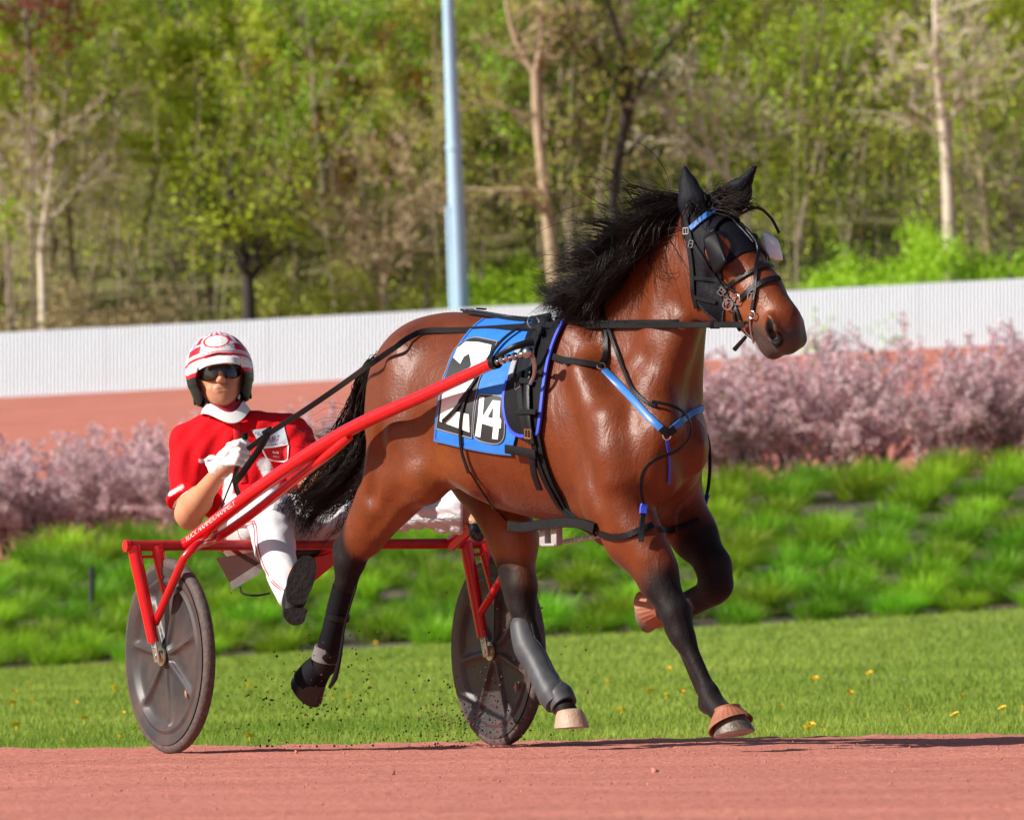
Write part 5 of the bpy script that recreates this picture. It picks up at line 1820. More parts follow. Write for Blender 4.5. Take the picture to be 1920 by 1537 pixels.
# --- leg boots
def wrap(name, pts, radii, mat_, parent, flat=.9, seg=24, th=.004, sm=4, ridges=0, amp=.0, **kw):
    """closed sleeve with an inner wall along a limb (picture points with lateral offset)"""
    c = smooth_path([H(*q) for q in pts], sm)
    m_ = len(c)
    rr = [float(np.interp(i / (m_ - 1) * (len(pts) - 1), range(len(pts)), radii)) for i in range(m_)]
    bm = bmesh.new(); out = []
    for i in range(m_):
        t = (c[min(i + 1, m_ - 1)] - c[max(i - 1, 0)]).normalized()
        a = (HR - t * HR.dot(t)).normalized(); b = t.cross(a)
        out.append([bm.verts.new(c[i] + (a * math.cos(k / seg * math.tau) * flat + b * math.sin(k / seg * math.tau)) * (rr[i] * (1 + amp * math.cos(ridges * k / seg * math.tau)))) for k in range(seg)])
    inn = []
    for i in (0, m_ - 1):
        inn.append([bm.verts.new(v.co.lerp(c[i], .25)) for v in out[i]])
    for i in range(m_ - 1):
        for k in range(seg):
            bm.faces.new((out[i][k], out[i][(k + 1) % seg], out[i + 1][(k + 1) % seg], out[i + 1][k]))
    for k in range(seg):
        bm.faces.new((inn[0][k], inn[0][(k + 1) % seg], out[0][(k + 1) % seg], out[0][k]))
        bm.faces.new((out[-1][k], out[-1][(k + 1) % seg], inn[1][(k + 1) % seg], inn[1][k]))
    return link(name, bm_mesh(name, bm), mat_, parent, **kw)

# grey shin boot on the left hind leg: a shell on the front of the cannon
bt = empty('shin_boot', H(1010, 1230, -.14), label='grey plastic shin boot on the planted-side far hind leg, beside the cart wheel', cat='leg boot')
bt['label'] = 'smooth grey shin boot on the hind leg with the pale hoof'
wrap('shell', [(978, 1156, -.145), (980, 1172, -.14), (990, 1212, -.135), (1008, 1245, -.135), (1022, 1275, -.13), (1036, 1300, -.13), (1046, 1318, -.13)], [.028, .046, .052, .047, .048, .055, .048], M_greyplastic, bt, .95)
tube('seam', [H(996, 1168, -.09), H(1003, 1195, -.085), H(1014, 1208, -.085), H(1026, 1232, -.09), H(1034, 1250, -.09), H(1046, 1265, -.085), H(1054, 1284, -.08)], .0025, M_leather, bt, 6, 6)
wrap('ankle_cup', [(1040, 1296, -.14), (1049, 1306, -.14), (1058, 1322, -.14)], [.046, .053, .048], M_greyplastic, bt, .95)
# black boot on the right hind leg
bt = empty('shin_boot', H(630, 1160, .16), label='black hind boot with grey fetlock strap on the leg trailing behind', cat='leg boot')
wrap('shell', [(644, 1100, .17), (634, 1140, .165), (624, 1180, .165), (614, 1222, .16)], [.040, .041, .039, .041], M_neo, bt, .95)
wrap('fetlock_strap', [(614, 1213, .16), (609, 1238, .16)], [.045, .048], M_greystrap, bt, 1.0)
wrap('scalper', [(604, 1245, .16), (590, 1262, .16), (580, 1278, .16)], [.046, .055, .062], M_neo, bt, .95)
tube('edge', [H(668, 1098, .20), H(655, 1140, .20), H(645, 1180, .20), H(638, 1230, .20), H(628, 1270, .20), H(618, 1288, .2)], [.004, .004, .004, .006, .010, .006], M_leather, bt, 8, 6)
wrap('strap', [(634, 1150, .165), (632, 1160, .165)], [.043, .043], M_leather, bt, 1.0)
# ribbed rubber bell boots
def bell(top, bot, r0, r1, label):
    e = empty('bell_boot', top, label=label, cat='bell boot')
    d = (bot - top).normalized()
    a = (HT - d * HT.dot(d)).normalized(); b = d.cross(a)
    L = (bot - top).length
    bm = bmesh.new()
    def rg(t, r_, rib):
        out = []
        for k in range(96):
            an = k / 96 * math.tau
            q = r_ * (1 + rib * math.cos(an * 24)) 
            ht = L * t * (1 - .30 * math.cos(an) * t)
            out.append(bm.verts.new(top + d * ht + a * q * math.cos(an) + b * q * math.sin(an)))
        return out
    prof = [(-.04, r0 * .96, 0), (0, r0 * 1.04, 0), (.10, r0 * 1.02, 0), (.16, r0 * 1.0 + .002, .012), (.45, r0 * .5 + r1 * .5, .020), (.85, r1 * .98, .020), (.93, r1 * 1.02, .01), (1.0, r1 * 1.04, 0), (1.0, r1 * .98, 0), (.5, r0 * .45 + r1 * .45, 0), (-.04, r0 * .80, 0)]
    rs = [rg(*q) for q in prof]
    for i in range(len(rs) - 1):
        for k in range(96):
            bm.faces.new((rs[i][k], rs[i][(k + 1) % 96], rs[i + 1][(k + 1) % 96], rs[i + 1][k]))
    for k in range(96):
        bm.faces.new((rs[-1][k], rs[-1][(k + 1) % 96], rs[0][(k + 1) % 96], rs[0][k]))
    link('cuff', bm_mesh('cuff', bm), M_rubber, e)
    return e
p, d = HOOF['fr']; bell(p - d * .022, p + d * .040, .043, .074, 'ribbed brown rubber bell boot on the outstretched front hoof')
p, d = HOOF['fl']; bell(p - d * .02, p + d * .052, .043, .066, 'ribbed brown rubber bell boot on the folded front leg')
# ------------------------------------------------------------------ the sulky
M_red = mat('red_enamel', (0.66, 0.006, 0.010), rough=0.28, spec=0.5, coat=.4, noise=.06, nscale=20)
M_redd = mat('worn_red_enamel', (0.38, 0.012, 0.012), rough=0.45, noise=.2, nscale=25)
M_alu = mat('aluminium', (0.55, 0.54, 0.52), rough=0.4, metal=.85, noise=.15)
M_disc = mat('wheel_disc_plastic', (0.042, 0.040, 0.044), rough=0.42, spec=.35, noise=.15, nscale=7, col2=(.075, .050, .044))
M_tyre = mat('dusty_tyre', (0.065, 0.052, 0.052), rough=0.75, noise=.1, nscale=50, col2=(.105, .068, .060), bump=.3, bscale=90)
M_seat = mat('dark_seat', (0.02, 0.022, 0.03), rough=0.4)
cart = empty('sulky', SO, label='red two-wheeled racing sulky with dark disc wheels hitched behind the horse', cat='sulky')
TL = math.radians(1.1)
UPT = Vector((-math.sin(TL), 0, math.cos(TL)))
WAX = ST.cross(UPT).normalized()
if WAX.dot(SR) < 0: WAX = -WAX
WFW = UPT.cross(WAX).normalized()

def wheel(c, R0, phase, pale):
    w = empty('wheel', (0, 0, 0))
    w.parent = cart; w.matrix_parent_inverse = Matrix.Translation(cart.location).inverted()
    def pt(r_, a, x):
        return c + (UPT * math.cos(a) + WFW * math.sin(a)) * r_ + WAX * x
    # tyre
    bm = bmesh.new()
    n = 96
    prof = [(R0 - .032, .019), (R0 - .022, .021), (R0 - .010, .019), (R0 - .003, .012), (R0, .004), (R0, -.004), (R0 - .003, -.012), (R0 - .010, -.019), (R0 - .022, -.021), (R0 - .032, -.019)]
    rg = [[bm.verts.new(pt(r_, k / n * math.tau, x)) for r_, x in prof] for k in range(n)]
    for k in range(n):
        for j in range(len(prof)):
            bm.faces.new((rg[k][j], rg[(k + 1) % n][j], rg[(k + 1) % n][(j + 1) % len(prof)], rg[k][(j + 1) % len(prof)]))
    o = link('tyre', bm_mesh('tyre', bm), M_tyre, None)
    o.parent = w
    # disc with seven radial ribs and a raised rim, both faces
    bm = bmesh.new()
    rad = [.0, .018, .030, .040, .055, .075, .10, .13, .16, .19, .215, .232, .243, .252, .262, .275, .290, R0 - .030]
    N = 168
    for side in (1, -1):
        rings = []
        for r_ in rad:
            row = []
            for k in range(N):
                a = k / N * math.tau
                ph = (a - phase) * 7 / math.tau
                dphi = abs(ph - round(ph)) / 7 * math.tau      # angle to the nearest rib
                wv = dphi * max(r_, .02)
                base = .008
                rib = math.exp(-(wv / .0105) ** 4) * .013 * (1 if .03 < r_ < .262 else 0)
                rim = .016 * float(smoothstep(np.float64(r_), .236, .262)) + (-.006 if .262 < r_ < .285 else 0)
                hubh = .018 * (1 - float(smoothstep(np.float64(r_), .03, .055)))
                fill = .0055 * (float(smoothstep(np.float64(dphi * r_), .012, .030)) if .06 < r_ < .236 else 0)
                x = base + max(rib, rim, hubh) - fill * .6
                row.append(bm.verts.new(pt(max(r_, .0005), a, side * x)))
            rings.append(row)
        for i in range(len(rad) - 1):
            for k in range(N):
                bm.faces.new((rings[i][k], rings[i][(k + 1) % N], rings[i + 1][(k + 1) % N], rings[i + 1][k]))
    o = link('disc', bm_mesh('disc', bm), M_disc, None)
    o.parent = w
    bm = bmesh.new()
    tube_into(bm, [c + WAX * .045, c - WAX * .045], .020, 18)
    tube_into(bm, [c + WAX * .030, c + WAX * .036], .034, 18)
    tube_into(bm, [c + WAX * .058, c - WAX * .058], .008, 10)
    o = link('hub', bm_mesh('hub', bm), mat('hub_metal' + ('' if pale else '_2'), (.62, .56, .42), rough=.3, metal=.9), None)
    o.parent = w
    # valve hole with a little orange reflector
    p = pt(.205, 2.25, .014)
    o = ball_mesh('reflector', p, .012, mat('reflector', (.5, .25, .18), rough=.2), None, 12, (1.6, .6, .5), (UPT, WFW, WAX))
    o.parent = w
    return w
WN = P(318.5, 1229.5, 29.712)
WF = P(934, 1220, 30.29)
wheel(WN, .342, .38, True)
wheel(WF, .342, .10, False)
def ctube(name, pts, r, m=M_red, **kw):
    return tube(name, pts, r, m, cart, **kw)
cb0, cb1 = P(236, 1023, 29.675), P(914, 1018.5, 30.325)
def onbar(px):
    return cb0.lerp(cb1, (px - 236) / (914 - 236))
ctube('crossbar', [cb0, cb1], .0185, M_redd, seg=16)
tube('end_cap', [cb0 - (cb1 - cb0).normalized() * .004, cb0 + (cb1 - cb0).normalized() * .012], .0215, M_red, cart, 16)
for nm, c, sg, e in (('near', WN, 1, cb0), ('far', WF, -1, cb1)):
    o_ = c + WAX * (.052 * 1)
    i_ = c - WAX * (.052 * 1)
    if sg > 0:
        top_o, top_i = onbar(250), onbar(292)
    else:
        top_o, top_i = onbar(873), onbar(906)
    d = (o_ - top_o).normalized()
    ctube('fork', [top_o, o_ - d * .05], [.0245, .020], seg=16)
    ctube('fork', [top_i, i_ - (i_ - top_i).normalized() * .05], [.0245, .020], seg=16)
    ctube('fork_link', [top_o.lerp(o_, .10), top_i.lerp(i_, .10)], .0055, seg=8)
    for q, tp in ((o_, top_o), (i_, top_i)):
        dd = (q - tp).normalized()
        bm = bmesh.new()
        sd = dd.cross(WAX).normalized()
        box_into(bm, q - dd * .022, .040, .006, .085, (sd, dd.cross(sd).normalized(), dd), .002)
        for k_ in range(4):
            tube_into(bm, [q - dd * (.045 - .013 * (k_ % 2)) + sd * (.008 if k_ > 1 else -.006) + WAX * .002, q - dd * (.045 - .013 * (k_ % 2)) + sd * (.008 if k_ > 1 else -.006) + WAX * .006], .003, 6)
        link('dropout', bm_mesh('dropout', bm), M_alu, cart)
# shafts with their lower tubes
sa = onbar(345)
sb = H(928, 679, .345)
def shy(px): return sa.y + (sb.y - sa.y) * (px - 345) / (928 - 345)
ctube('shaft', [sa, P(500, 905, shy(500)), P(650, 808, shy(650)), P(799, 739, shy(799)), sb], [.0245, .0245, .0240, .0220, .0195], seg=18, smooth_n=6)
b0 = S(291, 1168, .672)
lt = [b0, S(336, 1066, .672), S(350, 1040, .665), S(374, 1019, .61), P(402, 1010, 29.72), P(466, 968, 29.62), P(560, 894, 29.38), P(620, 848, shy(620) + .005), P(655, 818, shy(655) + .005)]
ctube('brace', lt, [.014, .0145, .015, .016, .0165, .0165, .0165, .0165, .016], seg=14, smooth_n=6)
sa2 = onbar(845)
tS = (sb - HO).dot(HT)
sb2 = HO + HT * tS - HR * .345 + Vector((0, 0, sb.z))
ctube('shaft', [sa2, sa2.lerp(sb2, .5), sb2], [.027, .026, .021], seg=18)
f0 = WF + WAX * .052
ft = f0.lerp(onbar(873), .33)
ctube('brace', [ft, P(945, 1075, 30.12), P(975, 1010, 29.95), sa2.lerp(sb2, .35)], [.014, .0145, .015, .015], seg=14, smooth_n=6)
# stirrup pegs on the shafts
# spring tip and hitch
M_spring = mat('spring_steel', (.45, .44, .45), rough=.22, metal=1.0)
s0, s1 = sb, H(990, 661, .34)
bm = bmesh.new()
n_ = 40
dd = (s1 - s0)
tube_into(bm, [s0 + dd * (i / n_) for i in range(n_ + 1)], [.0095 + .004 * (1 if math.sin(i / n_ * 34) > 0 else -1) * (1 if i < 30 else .3) for i in range(n_ + 1)], 12)
link('spring_tip', bm_mesh('spring_tip', bm), M_spring, cart)
ball_mesh('tip_ball', s1, .021, M_spring, cart, 20)
tube('tip_collar', [s0 - dd.normalized() * .012, s0 + dd.normalized() * .012], .024, M_leather, cart, 16)
tube('hitch_strap', [s0 + Vector((0, 0, .012)), H(960, 652, .33), H(1000, 640, .27)], [.009, .011, .014], M_leather, cart, 8, 6)
tube('hitch_hook', [s1, H(1000, 672, .31), H(1002, 700, .30), H(994, 720, .30)], [.010, .008, .007, .006], M_spring, cart, 8, 6)
# seat
sc = SO + ST * (-.36) + Vector((0, 0, .715))
bm = bmesh.new()
g = []
for i in range(17):
    row = []
    for j in range(13):
        u, v = i / 8 - 1, j / 6 - 1
        k = 1 - .12 * u * u * v * v
        z = .040 * u * u * .5 + .05 * max(-v, 0) ** 3 - .035 * max(v, 0) ** 2
        row.append(bm.verts.new(sc + SR * (u * .19 * k) + ST * (v * .17 * k) + UPZ * z))
    g.append(row)
for i in range(16):
    for j in range(12):
        bm.faces.new((g[i][j], g[i + 1][j], g[i + 1][j + 1], g[i][j + 1]))
o = link('seat', bm_mesh('seat', bm), M_seat, cart)
md = o.modifiers.new('thickness', 'SOLIDIFY'); md.thickness = .028; md.offset = -1
bm = bmesh.new()
box_into(bm, sc - UPZ * .052, .16, .22, .030, (SR, ST, UPZ), .006)
link('seat_base', bm_mesh('seat_base', bm), mat('dark_brown_steel', (.05, .022, .018), rough=.5), cart)
def plate_px(name, poly, Y, th, m, parent, dY=0.0):
    """flat plate; dY = depth change per picture pixel to the right"""
    bm = bmesh.new()
    a_ = [bm.verts.new(P(x_, y_, Y + dY * (x_ - poly[0][0]))) for x_, y_ in poly]
    b_ = [bm.verts.new(P(x_, y_, Y + th + dY * (x_ - poly[0][0]))) for x_, y_ in poly]
    n_ = len(poly)
    bm.faces.new(a_); bm.faces.new(b_[::-1])
    for i in range(n_): bm.faces.new((a_[i], a_[(i + 1) % n_], b_[(i + 1) % n_], b_[i]))
    return link(name, bm_mesh(name, bm), m, parent)
M_pan = mat('brown_seat_pan', (.10, .040, .032), rough=.5)
plate_px('seat_pan', [(405, 1046), (478, 1034), (497, 1058), (434, 1098)], 30.10, .03, M_pan, cart)
plate_px('seat_bracket', [(431, 1091), (476, 1062), (489, 1055), (492, 1064), (486, 1076), (434, 1106)], 30.085, .008, M_alu, cart)
plate_px('seat_pan', [(590, 1046), (632, 1034), (630, 1056), (586, 1092), (560, 1090)], 30.16, .03, M_red, cart)
tube('seat_strut', [onbar(405) + UPZ * .03, sc + SR * .14 - UPZ * .05], .009, M_redd, cart, 10)
tube('seat_strut', [onbar(700), sc - SR * .14 - UPZ * .05], .012, M_red, cart, 10)
tube('seat_strut', [onbar(640), sc - SR * .05 - UPZ * .06], .012, M_red, cart, 10)
tube('seat_hose', [P(450, 1100, 30.2), P(455, 1112, 30.18), P(480, 1116, 30.15), P(505, 1112, 30.1)], .004, M_leather, cart, 8, 6)

# lettering painted along the near shaft
def text_mesh(name, body, size, origin, X, Y, m, parent, ext=.0006, bend=None, **kw):
    cu = bpy.data.curves.new('text', 'FONT')
    cu.body = body
    cu.size = size
    cu.extrude = ext
    cu.resolution_u = 3
    ob = bpy.data.objects.new('text', cu)
    COL.objects.link(ob)
    bpy.context.view_layer.update()
    me = bpy.data.meshes.new_from_object(ob.evaluated_get(bpy.context.evaluated_depsgraph_get()))
    bpy.data.objects.remove(ob)
    X, Y = Vector(X).normalized(), Vector(Y).normalized()
    Z = X.cross(Y)
    for v in me.vertices:
        p = v.co.copy()
        q = Vector(origin) + X * p.x + Y * p.y + Z * p.z
        v.co = bend(p, q) if bend else q
    me.materials.clear()
    return link(name, me, m, parent, **kw)
M_wlet = mat('white_lettering', (.70, .58, .56), rough=.5)
sd_ = (P(500, 905, shy(500)) - sa).normalized()
vw = Vector((0, -1, 0))
up_ = (UPZ - sd_ * UPZ.dot(sd_)); up_ = (up_ - vw * .0).normalized()
out_ = sd_.cross(up_).normalized()
if out_.y > 0: out_ = -out_
def bend_shaft(p, q):
    base = sa + sd_ * (p.x + .040)
    a = (p.y - .011) / .025 + .22
    return base + (up_ * math.sin(a) + out_ * math.cos(a)) * (.0252 + p.z)
text_mesh('lettering', 'RUCK HAMMER/HAMMELY', .0255, sa, sd_, up_, M_wlet, cart, .0005, bend_shaft)
# ------------------------------------------------------------------ the driver
M_skin = mat('skin', (0.50, 0.24, 0.14), rough=0.48, spec=0.4, attr='skin', sss=.15, noise=.05, nscale=40, bump=.08, bscale=200)
M_shirt = mat('red_shirt_cloth', (0.66, 0.008, 0.014), rough=0.85, spec=.15, attr='cloth', noise=.05, nscale=12, bump=.2, bscale=60)
M_trous = mat('white_trouser_cloth', (0.74, 0.73, 0.76), rough=0.55, noise=.03, nscale=10, bump=.25, bscale=26)
M_glove = mat('white_glove', (0.80, 0.79, 0.76), rough=0.6, bump=.3, bscale=70)
M_boot = mat('black_boot_leather', (0.018, 0.018, 0.022), rough=0.3, spec=.6)
M_sole = mat('boot_sole', (0.018, 0.016, 0.016), rough=0.7, spec=.2, noise=.3, nscale=40, bump=.4, bscale=60)
M_helm = mat('helmet_shell', (0.8, 0.8, 0.8), rough=0.35, spec=.3, attr='paint', coat=0)
M_pad = mat('helmet_padding', (0.012, 0.012, 0.013), rough=0.8)
M_lens = mat('dark_lens', (0.006, 0.006, 0.008), rough=0.06, spec=.8)
person = empty('person', SO + ST * (-.36), label='person in red racing shirt, white trousers, helmet and dark glasses driving the sulky', cat='person')
bf = Field((-1.30, 29.15, .45), (-.05, 30.70, 1.55), .0075)
D = lambda px, py, Y: P(px, py, Y)
def bc(F, a, b, ra, rb, k=.03, flat=1.0, n=(0, 1, 0), **kw):
    F.cone(D(*a), D(*b), ra, rb, k, flat, n, **kw)
# head axes
hr = math.radians(6.5)
FX = Vector((math.cos(hr), 0.05, math.sin(hr))).normalized()
FZ = Vector((-math.sin(hr), .10, math.cos(hr))); FZ = (FZ - FX * FZ.dot(FX)).normalized()
FY = FZ.cross(FX)
if FY.y > 0: FY = -FY
HC = P(412.5, 703, 30.36)
def fp_(x, y, z): return HC + FX * x + FY * y + FZ * z
# bare body under the clothes
bc(bf, (478, 985, 30.33), (462, 925, 30.37), .125, .115, .04, .8)
bc(bf, (462, 925, 30.37), (448, 850, 30.40), .115, .135, .04, .75)
bc(bf, (385, 822, 30.40), (525, 812, 30.40), .060, .060, .05)
bc(bf, (430, 815, 30.40), (418, 765, 30.38), .060, .052, .04)
for a, b, c, ra in (((352, 832, 30.38), (354, 962, 30.22), (416, 880, 29.98), 1), ((552, 818, 30.40), (585, 905, 30.24), (655, 870, 29.95), 1)):
    bc(bf, a, b, .050, .040, .03)
    bc(bf, b, b, .043, .043, .03)
    bc(bf, b, c, .045, .027, .02, power=1.4)
    m_ = tuple(np.array(b) * .72 + np.array(c) * .28)
    bc(bf, m_, m_, .047, .047, .03)
bc(bf, (354, 968, 30.23), (356, 978, 30.24), .030, .028, .03)
RH = [(422, 876, 29.975), (440, 858, 29.93)]
bc(bf, RH[0], RH[1], .028, .032, .02)
bc(bf, (655, 870, 29.95), (672, 862, 29.92), .028, .030, .02)
bc(bf, (456, 985, 30.32), (505, 955, 29.95), .080, .058, .04); bc(bf, (505, 960, 29.97), (540, 1100, 29.62), .045, .030, .03)
bc(bf, (535, 985, 30.32), (700, 955, 30.12), .080, .056, .04); bc(bf, (700, 955, 30.12), (868, 965, 30.00), .054, .038, .03)
bc(bf, (540, 1095, 29.60), (575, 1060, 29.53), .034, .030, .02); bc(bf, (868, 965, 30.0), (898, 985, 29.95), .034, .030, .02)
def fc(a, b, ra, rb, k=.012, flat=1.0, n=None, **kw):
    hfF.cone(fp_(*a), fp_(*b), ra, rb, k, flat, n if n is not None else FX, **kw)
hfF = bf
fc((0, -.02, .035), (0, -.025, .02), .092, .092, .03, .86)
bvj, bfj = bf.mesh(1)
# the face is worked finer: a second grid, stitched by giving the whole head to it
body_lim = fp_(0, 0, -.135)
hfF = Field(tuple(HC - Vector((.14, .17, .20))), tuple(HC + Vector((.14, .15, .15))), .0035)
fc((0, -.02, .030), (0, -.025, .02), .094, .094, .03, .84)
fc((0, .015, .015), (0, .030, -.055), .072, .050, .03, .95)
for s in (1, -1):
    fc((s * .052, -.015, -.045), (s * .020, .052, -.088), .022, .018, .025)     # jaw
    fc((s * .040, .050, -.018), (s * .048, .030, -.015), .022, .020, .02)       # cheek bone
    fc((s * .030, .092, .012), (s * .030, .092, .014), .017, .017, .012, op='sub')
    fc((s * .075, -.012, .005), (s * .077, -.020, -.020), .020, .012, .01, .45)
    fc((s * .011, .098, -.033), (s * .011, .095, -.033), .0085, .007, .006)      # nostril wing
    fc((s * .036, .058, -.055), (s * .028, .054, -.075), .016, .014, .02)       # mouth corner flesh
fc((0, .052, -.090), (0, .055, -.094), .022, .020, .018)                          # chin
fc((-.032, .078, .028), (.032, .078, .028), .011, .011, .015)                      # brow
fc((0, .082, .012), (0, .108, -.024), .0075, .0095, .010)                          # nose
fc((0, .106, -.028), (0, .105, -.030), .0115, .0115, .008)
fc((0, .062, -.056), (0, .064, -.050), .024, .019, .022)
fc((-.020, .079, -.0560), (.020, .079, -.0560), .0050, .0050, .008)                # upper lip
fc((-.016, .079, -.0660), (.016, .079, -.0660), .0060, .0060, .008)                # lower lip
fc((-.024, .0865, -.0612), (.024, .0865, -.0612), .0020, .0020, .003, op='sub')
fc((0, .100, -.078), (0, .100, -.078), .012, .012, .010, op='sub')
fc((0, -.02, -.05), (0, -.03, -.16), .058, .058, .03, .95)                         # neck
hvv, hff = hfF.mesh(1)
# one mesh: body and head joined (they overlap inside the neck), then remeshed as a single skin
allv = np.concatenate([bvj, hvv]); allf = np.concatenate([bfj, hff + len(bvj)])
body_me = mesh_np('body', allv, allf)
sk = np.tile(np.array((0.56, 0.27, 0.15)), (len(allv), 1))
lf = (allv - np.array(HC)) @ np.array([list(FX), list(FY), list(FZ)]).T
lipw = 1 - smoothstep(np.linalg.norm((lf - np.array((0, .092, -.061))) * np.array((.45, .6, 1.4)), axis=1), .009, .015)
sk = sk * (1 - lipw[:, None] * .45) + np.array((.42, .13, .10)) * lipw[:, None] * .45
st_ = (1 - smoothstep(np.linalg.norm((lf - np.array((0, .08, -.047))) * np.array((.8, .5, 2)), axis=1), .012, .03)) * .35
st_ = np.maximum(st_, .16 * smoothstep(-lf[:, 2], .05, .08) * (np.abs(lf[:, 0]) < .09) * (lf[:, 2] > -.13))
sk = sk * (1 - st_[:, None]) + np.array((.16, .09, .07)) * st_[:, None]
ml = (1 - smoothstep(np.linalg.norm((lf - np.array((0, .087, -.0612))) * np.array((.08, .25, 1.0)), axis=1), .0012, .0030))
sk = sk * (1 - ml[:, None] * .75) + np.array((.10, .03, .025)) * ml[:, None] * .75
set_color(body_me, 'skin', sk)
link('body', body_me, M_skin, person)

# --- shirt
sf = Field((-1.30, 29.95, .70), (-.55, 30.70, 1.35), .0065)
bc(sf, (478, 985, 30.33), (462, 925, 30.37), .150, .140, .05, .82)
bc(sf, (462, 925, 30.37), (446, 858, 30.40), .140, .158, .05, .75)
bc(sf, (380, 826, 30.40), (535, 815, 30.40), .074, .072, .06)
bc(sf, (400, 850, 30.40), (510, 848, 30.40), .115, .11, .07, .85)
bc(sf, (352, 832, 30.39), (350, 925, 30.28), .072, .066, .035)
bc(sf, (350, 925, 30.28), (353, 950, 30.25), .066, .069, .02)
bc(sf, (554, 822, 30.41), (576, 888, 30.29), .070, .064, .035)
bc(sf, (576, 888, 30.29), (580, 900, 30.27), .064, .066, .02)
bc(sf, (428, 800, 30.39), (420, 775, 30.385), .075, .060, .03)
sv0 = None
# creases: displace the field by drawn folds
sl = tuple(slice(None) for _ in range(3))
X = sf.ax[0][:, None, None]; Y = sf.ax[1][None, :, None]; Z = sf.ax[2][None, None, :]
wr = (np.sin(X * 38 + Z * 52 + 3 * np.sin(Z * 9 + Y * 6)) * np.sin(Z * 17 - X * 21 + 1.3) * .0085 + np.sin(X * 95 - Z * 60 + 4 * np.sin(Z * 13)) * .003)
sf.f += (wr * smoothstep(-(Z + 0 * X + 0 * Y), -1.28, -1.05)).astype(np.float32)
# openings: neck, sleeves and hem cut
def cutplane(F, p, n, keep_side=True):
    p = np.array(p); n = np.array(n, float); n /= np.linalg.norm(n)
    return (F.ax[0][:, None, None] - p[0]) * n[0] + (F.ax[1][None, :, None] - p[1]) * n[1] + (F.ax[2][None, None, :] - p[2]) * n[2]
def sub_half(F, p, n, c, rad):
    """remove what lies beyond the plane, within rad of c"""
    d = cutplane(F, p, n)
    c = np.array(c)
    dist = np.sqrt((F.ax[0][:, None, None] - c[0]) ** 2 + (F.ax[1][None, :, None] - c[1]) ** 2 + (F.ax[2][None, None, :] - c[2]) ** 2) - rad
    F.f = np.maximum(F.f, -np.maximum(-d, dist)).astype(np.float32)
e0, e1 = D(353, 950, 30.25), D(350, 905, 30.31)
sub_half(sf, e0 + (e1 - e0).normalized() * .02, (e0 - e1), e0, .13)
e0, e1 = D(580, 898, 30.27), D(568, 860, 30.33)
sub_half(sf, e0, (e0 - e1), e0, .13)
svv, sff = sf.mesh(1)
shirt_me = mesh_np('shirt', svv, sff)
ck = np.tile(np.array((0.70, 0.006, 0.012)), (len(svv), 1))
# white side panel low on the front and white sleeve trims
pxv = np.array([0.0]);
rel = svv - np.array(CAM)
dep = rel @ np.array(CF)
PX = CX + FOC * rel[:, 0] / dep
PY = CY - FOC * (rel @ np.array(CU)) / dep
def linew(x0, y0, x1, y1, w):
    d = capdist(np.stack([PX, PY, 0 * PX], 1), (x0, y0, 0), (x1, y1, 0))
    return (1 - smoothstep(d, w, w + 2.0)) * (svv[:, 1] < 30.45)
W_ = np.maximum.reduce([linew(495, 870, 512, 905, 11), linew(512, 905, 508, 940, 9), linew(375, 864, 398, 860, 2), linew(318, 926, 342, 912, 2.4), linew(430, 895, 425, 935, 8), linew(430, 935, 455, 935, 8)])
ck = ck * (1 - W_[:, None]) + np.array((.78, .76, .76)) * W_[:, None]
set_color(shirt_me, 'cloth', ck)
shirt = link('shirt', shirt_me, M_shirt, person)
shirt_bvh = BVHTree.FromPolygons([Vector(x) for x in svv], [tuple(int(i) for i in q) for q in sff])
M_wtrim = mat('white_trim', (.8, .78, .77), rough=.6)
sh = dict(bvh=shirt_bvh)
strap('sleeve_trim', [(325, 950), (330, 938), (345, 925), (364, 915), (378, 912)], .006, M_wtrim, person, .002, .003, n=5, **sh)
strap('sleeve_trim', [(560, 893), (575, 878), (592, 870), (605, 868)], .006, M_wtrim, person, .002, .003, n=5, **sh)
# collar: open white band with a red neck inside
bm = bmesh.new()
N = 48
rg = []
for i in range(N):
    a = i / N * math.tau                       # 0 = towards the camera
    af = (a - .22 + math.pi) % math.tau - math.pi
    dip = math.exp(-(af / .75) ** 2)
    x, y = math.sin(a), math.cos(a)
    zt_ = -.098 - .050 * dip
    zb_ = zt_ - .034 - .006 * dip
    c = fp_(.004, -.016, 0)
    q = [(.064 + .010 * dip, zt_), (.069 + .012 * dip, zt_ + .002), (.090 + .014 * dip, zb_), (.084 + .014 * dip, zb_ - .002)]
    rg.append([bm.verts.new(c + FX * (x * r_) + FY * (y * r_) + FZ * z_) for r_, z_ in q])
for i in range(N):
    for j in range(4):
        bm.faces.new((rg[i][j], rg[(i + 1) % N][j], rg[(i + 1) % N][(j + 1) % 4], rg[i][(j + 1) % 4]))
link('collar', bm_mesh('collar', bm), M_wtrim, person)
bm = bmesh.new()
tube_into(bm, [fp_(.002, -.018, -.085), fp_(.004, -.018, -.15)], [.0625, .070], 28)
link('neck_warmer', bm_mesh('neck_warmer', bm), mat('dark_red_cloth', (.35, .008, .02), rough=.7), person)
M_placket = mat('placket_red', (.60, .006, .012), rough=.6)
strap('placket', [(443, 795), (445, 830), (450, 870), (456, 905)], .024, M_placket, person, .002, .004, n=5, **sh)
M_patch = mat('pale_blue_grey_patch', (.55, .60, .66), rough=.5)
decal('chest_patch', [(472, 807), (532, 799), (541, 833), (491, 839)], M_patch, person, .003, .001, bvh=shirt_bvh)
decal('name_flap', [(491, 840), (541, 834), (543, 860), (538, 863), (503, 863)], M_placket, person, .004, .002, bvh=shirt_bvh)
